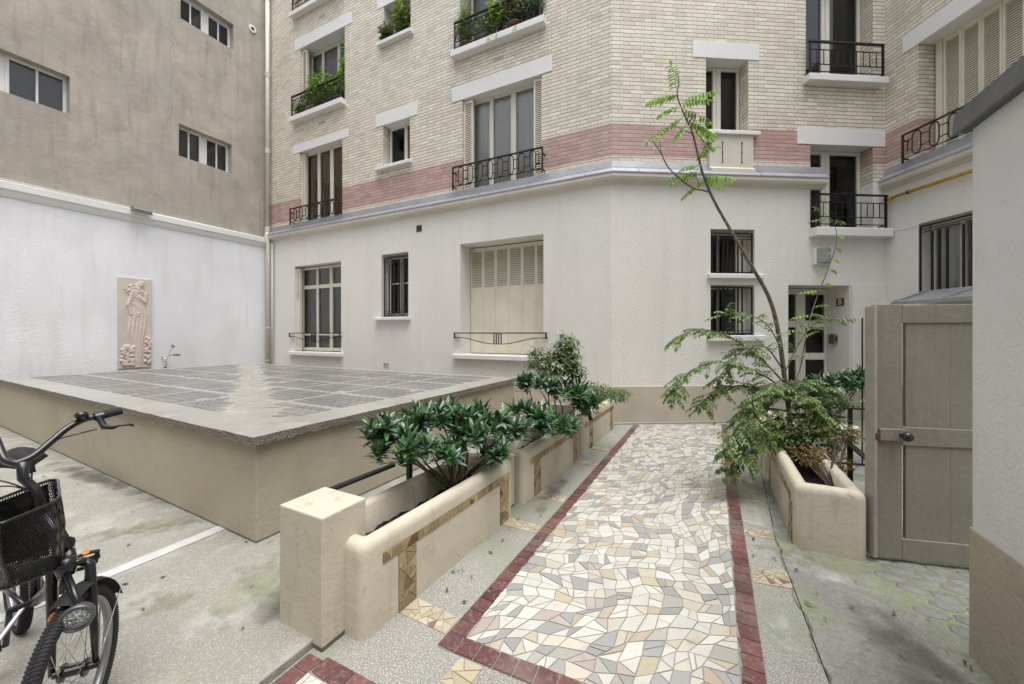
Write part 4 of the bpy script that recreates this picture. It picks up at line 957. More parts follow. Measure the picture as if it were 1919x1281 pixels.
# ---------------------------------------------------------------- foliage builders
def leafquad(mb,p,d,up,L,W,col,droop=.15,fold=.25):
    d=d.normalized(); s=d.cross(up)
    if s.length<1e-4: s=d.orthogonal()
    s.normalize(); n=s.cross(d)
    def q(t,w_,k): c=p+d*L*t-n*droop*L*t*t; return [c+s*(W*w_)+n*fold*W*w_, c, c-s*(W*w_)+n*fold*W*w_]
    vs=[p]+q(.22,.34,0)+q(.5,.5,0)+q(.78,.34,0)+[p+d*L-n*droop*L]
    mb.add(vs,[(0,2,1),(0,3,2),(1,2,5,4),(2,3,6,5),(4,5,8,7),(5,6,9,8),(7,8,10),(8,9,10)],col)
def jc(c,r,a=.25): 
    j=1+r.uniform(-a,a); return (c[0]*j*(1+r.uniform(-.1,.1)),c[1]*j,c[2]*j*(1+r.uniform(-.15,.15)))
def whorl(mb,p,axis,r,L,W,n,cols,pale=False):
    axis=axis.normalized(); a=axis.orthogonal().normalized(); b=axis.cross(a)
    ph=r.random()*6
    for k in range(n):
        t=k/n; an=ph+k*2.4; el=R(72-62*t+r.uniform(-14,14)) # inner ones upright
        d=axis*math.sin(el)+(a*math.cos(an)+b*math.sin(an))*math.cos(el)
        leafquad(mb,p-axis*.05*t,d,axis+Vector((0,0,.6)),L*r.uniform(.7,1.1),W*r.uniform(.8,1.1),jc((.22,.32,.27) if pale and t>.6 and r.random()<.6 else r.choice(cols),r),.15+.25*t,.22)  # pale leaves have the sky sheen painted into their colour
def branchy(base,tips,r,rad=.012,wob=.05):
    """stems mesh from base to each tip"""
    mb=MB()
    for t in tips:
        b=Vector(base)+Vector((r.uniform(-.03,.03),r.uniform(-.03,.03),0)); pts=[]; n=6
        off=Vector((r.uniform(-wob,wob),r.uniform(-wob,wob),0))
        for i in range(n+1):
            f=i/n; q=b.lerp(Vector(t),f); q=q+off*math.sin(PI*f)+Vector((0,0,.25*(math.sin(f*PI/2)-f)*(Vector(t)-b).length*.6)); pts.append(q)
        mb.tube(pts,[rad*(1-.7*i/n)+.0015 for i in range(n+1)],5)
    return mb
GLOSS=[(.055,.15,.033),(.035,.105,.035),(.085,.22,.035),(.045,.11,.045),(.13,.20,.15),(.05,.14,.035),(.10,.17,.10),(.03,.08,.03)]  # greens lightened, the greyer ones carry painted sky sheen
def gloss_shrub(label,bases,pads,seed,L=.115,W=.034,n=17,cat='shrub',group='glossy evergreen shrubs in the planters'):
    """pads: (centre, rx, ry, rz, count) flat cushions of leaf whorls"""
    r=random.Random(seed); b0=Vector(bases[0]); t=thing('evergreen_shrub',label,cat,tuple(b0),0,group); tips=[]; lv=MB()
    for c_,rx,ry,rz,cnt in pads:
        for k in range(int(cnt*1.2)):
            a=r.uniform(0,2*PI); q=math.sqrt(r.random()); dx,dy=rx*q*math.cos(a),ry*q*math.sin(a)
            p=Vector(c_)+Vector((dx,dy,rz*(r.uniform(-1,1)*.5+(1-q*q)*.4)))
            ax=Vector((dx/rx*.55,dy/ry*.55,1.0))+Vector((r.uniform(-.25,.25),r.uniform(-.25,.25),0))
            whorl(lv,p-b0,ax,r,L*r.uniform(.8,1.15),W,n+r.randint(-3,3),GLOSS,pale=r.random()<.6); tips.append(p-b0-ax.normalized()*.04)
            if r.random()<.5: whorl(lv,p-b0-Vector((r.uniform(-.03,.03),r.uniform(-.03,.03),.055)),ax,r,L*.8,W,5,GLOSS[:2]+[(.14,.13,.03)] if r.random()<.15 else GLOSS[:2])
    st=MB()
    for tp in tips[::5]:
        bs=min((Vector(q)-b0 for q in bases),key=lambda q:(q-tp).length)
        m=branchy(bs,[tp],r,.008,.11); st.add(m.v,m.f)
    st.build('stem',M['bark'],t,smooth=True); lv.build('foliage',M['leaf'],t,uv=False); return t
# left planter 1 shrub: spreads above the far half of planter 1 towards the block
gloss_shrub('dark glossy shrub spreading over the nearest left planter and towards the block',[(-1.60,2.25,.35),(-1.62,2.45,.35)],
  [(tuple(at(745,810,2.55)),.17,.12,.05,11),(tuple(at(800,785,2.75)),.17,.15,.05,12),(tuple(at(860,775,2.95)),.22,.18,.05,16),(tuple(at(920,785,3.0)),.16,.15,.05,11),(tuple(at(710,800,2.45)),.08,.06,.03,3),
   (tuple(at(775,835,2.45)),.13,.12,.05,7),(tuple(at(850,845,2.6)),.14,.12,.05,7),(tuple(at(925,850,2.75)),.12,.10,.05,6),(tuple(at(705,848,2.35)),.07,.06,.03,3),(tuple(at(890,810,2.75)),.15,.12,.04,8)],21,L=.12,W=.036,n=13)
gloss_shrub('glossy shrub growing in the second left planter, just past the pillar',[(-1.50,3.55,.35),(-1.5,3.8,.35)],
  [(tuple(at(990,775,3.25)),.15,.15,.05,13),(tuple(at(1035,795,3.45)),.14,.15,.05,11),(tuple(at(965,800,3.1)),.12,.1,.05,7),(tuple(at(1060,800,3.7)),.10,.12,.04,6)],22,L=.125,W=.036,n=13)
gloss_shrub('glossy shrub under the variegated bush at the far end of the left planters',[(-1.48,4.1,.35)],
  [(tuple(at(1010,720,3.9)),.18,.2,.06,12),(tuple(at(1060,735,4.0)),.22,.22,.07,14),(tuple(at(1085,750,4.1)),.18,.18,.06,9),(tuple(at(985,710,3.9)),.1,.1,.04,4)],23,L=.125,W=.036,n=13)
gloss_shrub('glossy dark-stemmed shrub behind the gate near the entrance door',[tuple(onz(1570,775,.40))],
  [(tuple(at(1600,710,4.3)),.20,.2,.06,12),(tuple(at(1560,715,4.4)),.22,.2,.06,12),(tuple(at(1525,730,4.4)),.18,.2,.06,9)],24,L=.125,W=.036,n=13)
def soft_shrub(label,base,blobs,seed,cols,L=.05,W=.02,name='bush',group=None,stemr=.007,leaf='leaf2',dens=1.3,nstem=5):
    r=random.Random(seed); b0=Vector(base); t=thing(name,label,'bush',tuple(b0),0,group); lv=MB(); tips=[]
    for c_,rx,ry,rz,cnt in blobs:
        for k in range(int(cnt*dens)):
            v=Vector((r.gauss(0,1),r.gauss(0,1),r.gauss(0,1))).normalized()*(r.random()**.45)
            p=Vector(c_)+Vector((v.x*rx,v.y*ry,v.z*rz))-b0
            if k<nstem: tips.append(p)
            d=Vector((v.x+r.uniform(-.6,.6),v.y+r.uniform(-.6,.6),v.z*.5+r.uniform(-.5,.5)))
            for q in range(4):
                dd=d+Vector((r.uniform(-1,1),r.uniform(-1,1),r.uniform(-.6,.6)))
                leafquad(lv,p+dd.normalized()*.012*q,dd,Vector((0,0,1)),L*r.uniform(.6,1.2),W*r.uniform(.7,1.2),jc(r.choice(cols),r,.3),.3,.2)
    branchy((0,0,0),tips,r,stemr,.03).build('stem',M['twig'],t,smooth=True); lv.build('foliage',M[leaf],t,uv=False); return t
VAR=[(.10,.17,.05),(.30,.36,.18),(.07,.13,.04),(.42,.45,.28),(.14,.24,.06)]
soft_shrub('tall variegated pale green bush in front of the shuttered window',tuple(fp(4.75))[:2]+(.36,),
  [(tuple(at(1062,655,4.2)),.13,.13,.17,150),(tuple(at(1030,680,4.2)),.26,.2,.13,190),(tuple(at(1075,690,4.2)),.12,.12,.14,90),(tuple(at(1005,655,4.1)),.07,.07,.05,10)],31,VAR,.055,.024,name='variegated_bush')
GR=[(.11,.22,.04),(.07,.16,.035),(.16,.28,.06),(.09,.18,.06)]
soft_shrub('bright green trailing bush at the far end of the left planters by the plinth',(fline(5.4)-.2,5.4,.36),
  [(tuple(at(1120,735,4.35)),.20,.2,.10,170),(tuple(at(1100,755,4.2)),.16,.15,.11,100),(tuple(at(1160,738,4.7)),.16,.12,.07,80)],32,GR,.045,.014,name='trailing_bush')
DRY=[(.22,.12,.035),(.28,.17,.05),(.18,.15,.05),(.14,.16,.05)]
soft_shrub('half-dry brown bush with bare twigs beside the gate',(.88,3.55,.33),
  [(tuple(at(1545,858,3.15)),.19,.16,.05,110),(tuple(at(1590,815,3.2)),.15,.15,.08,50),(tuple(at(1500,850,3.2)),.08,.08,.06,30)],33,DRY,.032,.018,name='dry_bush',nstem=4,stemr=.006)
soft_shrub('mixed green undergrowth at the foot of the young tree',(.80,4.25,.33),
  [(tuple(at(1500,810,3.5)),.24,.2,.14,200),(tuple(at(1460,815,3.5)),.14,.15,.12,90),(tuple(at(1555,800,3.6)),.18,.15,.10,110),(tuple(at(1530,750,3.8)),.28,.2,.10,120)],34,[(.09,.15,.05),(.06,.10,.035),(.13,.19,.07),(.16,.15,.05)],.045,.022,name='undergrowth')
# ---------------------------------------------------------------- young tree
tr=thing('young_tree','slender leaning sapling with feathery leaves rising from the right planter','tree',tuple(at(1482,828,3.72)))
tb=tr.location.copy(); r=random.Random(77)
trunk=[(1482,828,3.72),(1479,770,3.72),(1470,700,3.70),(1462,640,3.70),(1451,585,3.70),(1436,545,3.68),(1410,500,3.66),(1375,440,3.66),(1345,388,3.66),(1330,358,3.64)]
def path3(l): return [at(*q)-tb for q in l]
def smoothp(pts,n=4):
    o=[]
    for i in range(len(pts)-1):
        p0=pts[max(i-1,0)]; p1=pts[i]; p2=pts[i+1]; p3=pts[min(i+2,len(pts)-1)]
        for k in range(n):
            t=k/n; o.append(.5*((2*p1)+(-p0+p2)*t+(2*p0-5*p1+4*p2-p3)*t*t+(-p0+3*p1-3*p2+p3)*t**3))
    o.append(pts[-1]); return o
tk=MB(); P3=smoothp(path3(trunk)); tk.tube(P3,[.024-.013*i/(len(P3)-1) for i in range(len(P3))],8); tk.build('trunk',M['bark'],tr,smooth=True)
bmb=MB(); lmb=MB()
def pinnate(mb,st,p,d,L,ll,lw,cols,r,pairs,droop=.5):
    d=d.normalized(); pts=[]; q=Vector(p); dd=d.copy()
    for i in range(pairs+1):
        pts.append(q.copy()); q=q+dd*(L/pairs); dd=(dd+Vector((0,0,-droop/pairs))).normalized()
    st.tube(pts,[.0022]*len(pts),4)
    for i in range(1,pairs+1):
        t=(pts[i]-pts[i-1]).normalized(); s=t.cross(Vector((0,0,1)))
        if s.length<.05: s=t.orthogonal()
        s.normalize(); f=1-.35*abs(i/pairs-.45)
        for sg in (-1,1):
            if r.random()<.06: continue
            leafquad(mb,pts[i],s*sg+t*.45+Vector((0,0,r.uniform(-.45,-.05))),Vector((0,0,1)),ll*f*r.uniform(.8,1.15),lw*f,jc(r.choice(cols),r,.2),.35,.25)
    leafquad(mb,pts[-1],dd,Vector((0,0,1)),ll,lw,jc(r.choice(cols),r,.2),.3,.2)
def branch(l,rad,cols=None,nleaf=0,ll=.05,lw=.022,L=.2,pairs=6,rr=r,droop=.5,start=.3,twigs=0):
    pts=smoothp(path3(l)); n=len(pts); bmb.tube(pts,[rad*(1-.75*i/(n-1))+.001 for i in range(n)],6)
    nleaf=int(nleaf*1.2)
    for k in range(nleaf):
        f=start+(1-start)*(k+rr.random())/nleaf; i=min(n-2,int(f*(n-1))); p=pts[i].lerp(pts[i+1],f*(n-1)-i); t=(pts[i+1]-pts[i]).normalized()
        a=Vector((rr.uniform(-1,1),rr.uniform(-1,1),rr.uniform(-.3,.5)))
        pinnate(lmb,bmb,p,t*.6+a*.8,L*rr.uniform(.7,1.2),ll*rr.uniform(.85,1.1),lw,cols,rr,pairs,droop)
BR=[(.22,.42,.05),(.28,.48,.07),(.16,.34,.04)]; MID=[(.21,.33,.10),(.16,.26,.08),(.24,.33,.13),(.10,.16,.055)]; DK=[(.11,.18,.05),(.15,.25,.06),(.20,.30,.07)]
# leader and its twigs
branch([(1330,358,3.64),(1316,320,3.62),(1306,280,3.6),(1297,245,3.6),(1283,215,3.6),(1270,180,3.6),(1273,155,3.6),(1271,140,3.6)],.010)
branch([(1331,360,3.64),(1318,356,3.6),(1300,352,3.58),(1275,335,3.56),(1252,312,3.56),(1240,288,3.56),(1228,270,3.56),(1218,258,3.56)],.009)
branch([(1240,288,3.56),(1238,272,3.57),(1237,262,3.57)],.003); branch([(1310,345,3.6),(1306,330,3.6),(1305,318,3.6)],.003)
branch([(1298,250,3.6),(1280,243,3.58),(1263,234,3.56)],.004)
for px,py,dx,dz,Y in ((1272,180,-1,.1,3.6),(1272,178,-.9,-.05,3.55),(1268,168,-.2,.5,3.6),(1275,195,1,.25,3.6),(1278,190,.9,.35,3.65),(1280,205,.8,-.2,3.6),(1284,215,.9,-.3,3.6),(1290,228,.7,-.3,3.6),(1276,200,-.8,-.25,3.6),(1283,218,-.9,-.4,3.6),(1290,232,-.6,-.5,3.55),(1263,234,-.9,-.4,3.56),(1300,240,.4,-.5,3.6),
    (1310,300,.2,.6,3.6),(1314,325,-1,-.1,3.58),(1312,322,-.9,.1,3.55),(1318,330,.9,.05,3.62),(1318,332,1,-.1,3.65),(1318,340,-.7,-.35,3.6),(1313,310,-.8,-.05,3.6),(1308,298,.5,.5,3.62)):
    p=at(px,py,Y)-tb; d=cw(dx,r.uniform(-.35,.35),dz); pinnate(lmb,bmb,p,d,r.uniform(.20,.32),.066,.027,BR,r,9,.5)
# spreading side branches
SP=[([(1468,715,3.7),(1445,690,3.65),(1415,662,3.6),(1385,640,3.55),(1345,622,3.5),(1300,618,3.45),(1268,640,3.4)],.009,32),
    ([(1470,730,3.7),(1440,708,3.6),(1400,690,3.5),(1350,678,3.4),(1305,690,3.35),(1270,715,3.3),(1262,735,3.3)],.008,40),
    ([(1474,745,3.7),(1430,730,3.6),(1385,722,3.5),(1340,735,3.45),(1320,760,3.4)],.007,34),
    ([(1476,770,3.7),(1440,765,3.55),(1405,775,3.4),(1380,810,3.3),(1368,850,3.25)],.007,46),
    ([(1478,780,3.7),(1450,790,3.5),(1425,815,3.35),(1400,850,3.25)],.006,30),
    ([(1474,750,3.7),(1450,735,3.75),(1420,745,3.8),(1395,770,3.8)],.006,26),
    ([(1462,650,3.7),(1440,610,3.6),(1400,588,3.55),(1355,590,3.5)],.005,14),
    ([(1470,700,3.7),(1500,640,3.75),(1530,605,3.8),(1565,598,3.8)],.005,12),
    ([(1472,720,3.7),(1510,715,3.75),(1550,730,3.8),(1590,755,3.85)],.007,34),
    ([(1476,750,3.7),(1510,760,3.7),(1545,790,3.65)],.006,22),
    ([(1470,710,3.7),(1450,720,3.5),(1425,745,3.35),(1412,790,3.25)],.006,28)]
SP+=[([(1478,800,3.7),(1455,800,3.55),(1430,825,3.4),(1395,860,3.3),(1378,880,3.28)],.005,30),([(1478,790,3.7),(1500,790,3.6),(1530,800,3.5),(1560,820,3.45)],.005,24),
    ([(1474,740,3.7),(1445,745,3.6),(1415,765,3.5),(1390,790,3.45)],.005,26),([(1466,690,3.7),(1435,650,3.6),(1395,655,3.55),(1360,690,3.5),(1345,720,3.5)],.006,24),([(1476,770,3.7),(1490,740,3.6),(1520,750,3.5),(1545,775,3.45)],.005,26)]
for l,rad,nl in SP: branch(l,rad,MID if r.random()<.7 else DK,nl,.046,.024,.15,5,droop=.6,start=.15)
branch([(1478,740,3.7),(1500,690,3.8),(1513,620,3.85),(1530,560,3.9),(1552,505,3.9),(1566,462,3.9),(1568,432,3.9),(1556,408,3.9)],.006)
for px,py,dx,dz in ((1513,620,-1,.2),(1513,615,1,.2),(1520,590,-1,0),(1520,588,1,0),(1525,575,.9,.3),(1556,410,-1,.1),(1556,412,1,.1),(1556,408,-.4,.6),(1535,545,-1,.1)):
    pinnate(lmb,bmb,at(px,py,3.9)-tb,cw(dx,.2,dz),.16,.05,.02,BR if py>500 else MID,r,5,.4)
for px,py,s in ((1560,485,1),(1564,465,1),(1555,505,1),(1545,530,1),(1538,545,-1),(1569,440,1),(1566,470,-1),(1548,520,-1)):
    leafquad(lmb,at(px,py,3.9)-tb,cw(s,.1,-.1),Vector((0,0,1)),.085,.05,jc(BR[0],r),.5,.2)
bmb.build('branch',M['bark'],tr,smooth=True); lmb.build('foliage',M['leaf2'],tr,uv=False)
# ---------------------------------------------------------------- balcony plants
def fpos(fr,x,y,z):
    rz,o=FR[fr]; v=Vector((x,y,0)); v.rotate(Matrix.Rotation(rz,3,'Z').to_euler() if False else Matrix.Rotation(rz,3,'Z').to_quaternion()); return Vector((K.x+o.x+v.x,K.y+o.y+v.y,z))
LGR=[(.24,.42,.06),(.17,.33,.05),(.32,.48,.09)]
def potted(label,x,z,kind,w_,h,cols,n,spread,hgt,seed,flower=None,box=None,name='potted_plant',group='pot plants on the balconies',y=.03,hang=0,ll=.12,lw=.04):
    h*=.7; n=int(n*1.5)
    r=random.Random(seed); t=thing(name,label,'plant',tuple(fpos('A',x,y,z)),0,group); g=MB()
    if box: 
        g.add([(-w_/2,-.06,0),(w_/2,-.06,0),(w_/2,.06,0),(-w_/2,.06,0),(-w_/2-.01,-.075,h),(w_/2+.01,-.075,h),(w_/2+.01,.075,h),(-w_/2-.01,.075,h)],[(0,3,2,1),(4,5,6,7),(0,1,5,4),(1,2,6,5),(2,3,7,6),(3,0,4,7)]); g.build('window_box',M[kind],t,bevel=.008)
    else: g.lathe((0,0,0),[(w_*.36,0),(w_*.5,h*.85),(w_*.56,h*.86),(w_*.56,h),(w_*.48,h),(w_*.46,h*.9),(.001,h*.9)],14); g.build('pot',M[kind],t,smooth=False)
    lv=MB(); st=MB()
    for k in range(n):
        a=r.uniform(0,2*PI); q=math.sqrt(r.random()); sx=spread*q*math.cos(a); sy=.11*q*math.sin(a)-.03; top=h+hgt*(1-q*q*.5)*r.uniform(.6,1.2)
        b=Vector((r.uniform(-w_,w_)*.35,0,h*.9)); tip=Vector((sx,sy,top)); st.tube([b,b.lerp(tip,.5)+Vector((0,0,.03)),tip],.0025,4)
        for j in range(9):
            f=.25+.75*j/8; p=b.lerp(tip,f); d=Vector((r.uniform(-1,1),r.uniform(-1,.6),r.uniform(-.5,.7))); leafquad(lv,p,d,Vector((0,0,1)),ll*r.uniform(.6,1.1),lw,jc(r.choice(cols),r),.3)
        if flower and r.random()<.25:
            for j in range(8): d=Vector((r.uniform(-1,1),r.uniform(-1,1),r.uniform(-.3,1))); leafquad(lv,tip,d,Vector((0,0,1)),.03,.025,flower,.2)
    for k in range(hang):
        x_=r.uniform(-w_/2,w_/2); pts=[Vector((x_,-.09,h)),Vector((x_+r.uniform(-.05,.05),-.14,h-.02)),Vector((x_+r.uniform(-.08,.08),-.17,h-.16))]
        st.tube(pts,.003,4)
        for j in range(6): leafquad(lv,pts[2],Vector((r.uniform(-1,1),-.5,r.uniform(-1,.4))),Vector((0,0,1)),.09,.012,(.40,.45,.25),.5)
    st.build('stem',M['twig'],t); lv.build('foliage',M['leaf2'],t,uv=False); return t
# second floor left window
potted('bushy fern-green plant in the tall left balcony behind the scroll railing',-7.0,6.87,'terra',.40,.14,LGR,70,.62,.75,1,box=True)
potted('plant in a blue glazed pot at the left end of the balcony',-7.68,6.87,'bluepot',.17,.13,LGR,14,.16,.25,2)
potted('plant in a terracotta pot at the right end of the same balcony',-6.32,6.87,'terra',.24,.14,LGR,24,.20,.55,3)
potted('light climbing plant at the right jamb of the left balcony',-6.22,7.02,'terra',.14,.12,LGR,22,.12,1.25,12,y=.12)
potted('small red-leaved plant hung near the left shutter',-7.42,7.30,'terra',.12,.12,[(.25,.07,.04),(.18,.09,.04)],10,.10,.18,4,y=.1)
# small window
potted('leafy plant in a green window box on the small window sill',-4.40,7.785,'greenbox',.42,.09,[(.18,.26,.05),(.12,.2,.04),(.26,.33,.09)],34,.24,.65,5,box=True,name='window_plant')
potted('low plant in a yellow window box on the small window sill',-4.82,7.785,'yellowbox',.34,.07,[(.10,.13,.05),(.17,.18,.06)],18,.15,.32,6,box=True,name='window_plant')
# third balcony
potted('spiky grassy plant at the left end of the large balcony',-2.78,6.93,'terra',.26,.16,[(.28,.38,.12),(.18,.30,.06)],60,.22,.75,7,ll=.14,lw=.012)
potted('pink-flowering plant in the middle of the large balcony',-2.15,6.93,'terra',.40,.15,LGR,55,.40,.62,8,flower=(.65,.18,.28),box=True,hang=2)
potted('reddish-leaved shrub in the right half of the large balcony',-1.72,6.93,'terra',.30,.15,[(.16,.12,.05),(.11,.15,.05),(.2,.24,.08)],45,.26,.5,9,hang=1)
potted('blue-green feathery plant at the right end of the large balcony',-1.38,6.93,'greenbox',.30,.13,[(.12,.22,.12),(.18,.27,.16)],50,.22,.38,10,box=True)
# ---------------------------------------------------------------- small fixed things
# gas pipe under D ledge
gp=thing('gas_pipe','yellow gas pipe running under the right-hand ledge','pipe',(K.x+FR['D'][1].x,K.y+FR['D'][1].y,0),FR['D'][0])
g=MB(); g.tube([(.05,-.07,3.70),(4,-.07,3.70)],.028,10); g.build('pipe',M['gas'],gp,smooth=True)
g=MB(); g.lathe((.12,-.07,3.70),[(.03,-.06),(.042,-.05),(.042,.05),(.03,.06)],10,(1,0,0)); g.build('collar',M['gas'],gp)
g=MB()
for x in (.42,1.3,2.3): g.tube([(x,0,3.70),(x,-.07,3.70)],.008,5); g.lathe((x,-.07,3.7),[(.032,-.012),(.034,0),(.032,.012)],10,(1,0,0))
g.build('bracket',M['iron_b'],gp)
# wall lamp on B
wlp=thing('wall_lamp','white-framed box lamp above the entrance door','lamp',(K.x,K.y,0),BA)
g=MB(); x0,x1,z0,z1=3.43,3.73,2.60,2.88
for a,b,c_,d in ((x0,x0+.022,z0,z1),(x1-.022,x1,z0,z1),(x0+.022,x1-.022,z0,z0+.02),(x0+.022,x1-.022,z1-.02,z1)): g.box(a,b,-.07,.0,c_,d)
g.build('lamp_frame',M['white'],wlp,bevel=.004)
g=MB(); g.add([(x0+.022,-.07,z0+.02),(x1-.022,-.07,z0+.02),(x1-.022,-.07,z1-.02),(x0+.022,-.07,z1-.02),((x0+x1)/2-.02,-.14,z0+.035),((x0+x1)/2+.02,-.14,z0+.035),((x0+x1)/2+.02,-.14,z1-.01),((x0+x1)/2-.02,-.14,z1-.01)],[(0,4,7,3),(4,5,6,7),(5,1,2,6),(3,7,6,2),(0,1,5,4)]); g.build('lamp_glass',M['frosted'],wlp)
# letter sign on door reveal (face x=4.11 looking -x), and intercom
sg=thing('letter_sign','small brown plate with the letter B in the entrance recess','sign',(K.x,K.y,0),BA)
g=MB(); g.box(4.098,4.109,.10,.24,1.93,2.06); g.build('plate',M['brownsign'],sg,bevel=.002)
fc=bpy.data.curves.new('letter','FONT'); fc.body='B'; fc.size=.135; fc.extrude=.001; fc.align_x='CENTER'; fc.align_y='CENTER'; fc.offset=.003
fo=bpy.data.objects.new('letter_tmp',fc); COL.objects.link(fo)
dg=bpy.context.evaluated_depsgraph_get(); me=bpy.data.meshes.new_from_object(fo.evaluated_get(dg)); bpy.data.objects.remove(fo)
me.materials.append(M['white']); lo=bpy.data.objects.new('letter',me); COL.objects.link(lo); lo.parent=sg; lo.location=(4.096,.17,1.995); lo.rotation_euler=(R(90),0,R(-90))
ic=thing('intercom','small grey entry box fixed in the entrance recess','intercom',(K.x,K.y,0),BA)
g=MB(); g.box(4.05,4.109,.22,.34,1.27,1.44); g.build('case',M['metal'],ic,bevel=.006)
g=MB(); g.box(4.056,4.104,.217,.2195,1.31,1.40); g.build('cover',M['iron'],ic)
# rod
rd=MB(); rd.tube([(0,0,0),(0,0,1.62)],.008,6); o=rd.build('iron_rod',M['iron_b'],None,loc=tuple(onz(1617,760,.0)*0+cw((1616.5-960)/FPX*4.2,4.2,.0))); pr(o,'thin dark upright rod seen just left of the gate edge','rod')
# round garden stool
c0=onz(1568,795,.44); stl=thing('garden_stool','white round-topped stool half hidden behind the planter leaves','stool',(c0.x,c0.y,0))
g=MB(); g.lathe((0,0,.40),[(.001,-.01),(.17,-.01),(.19,.0),(.195,.02),(.19,.035),(.17,.04),(.001,.045)],28); g.build('seat',M['whitestone'],stl,smooth=True)
g=MB(); g.lathe((0,0,0),[(.15,0),(.14,.03),(.07,.08),(.055,.2),(.08,.36),(.12,.39)],18); g.build('pedestal',M['whitestone'],stl,smooth=True)
# glazed canopy against D
cp=thing('glazed_canopy','low zinc-framed glass roof under the barred right window','canopy',(K.x+FR['D'][1].x,K.y+FR['D'][1].y,0),FR['D'][0])
g=MB(); XA,XB=.62,3.4
def slope(x0,x1,y0,y1,z0_,z1_,t): g.add([(x0,y0,z0_),(x1,y0,z0_),(x1,y1,z1_),(x0,y1,z1_),(x0,y0,z0_-t),(x1,y0,z0_-t),(x1,y1,z1_-t),(x0,y1,z1_-t)],[(0,1,2,3),(4,7,6,5),(0,4,5,1),(1,5,6,2),(2,6,7,3),(3,7,4,0)])
slope(XA,XB,-.60,-.52,1.93,1.95,.05); slope(XA,XB,-.08,-.005,2.08,2.11,.05)
x=XA
while x<XB: slope(x,x+.05,-.56,-.04,1.955,2.115,.05); x+=.62
g.build('canopy_frame',M['zinc'],cp)
g=MB(); slope(XA+.02,XB,-.54,-.05,1.93,2.085,.012); g.build('pane',M['frosted'],cp)
g=MB(); g.box(XA+.02,XA+.06,-.58,-.54,0,1.88); g.box(XA+1.3,XA+1.34,-.58,-.54,0,1.88); g.build('post',M['iron_b'],cp)
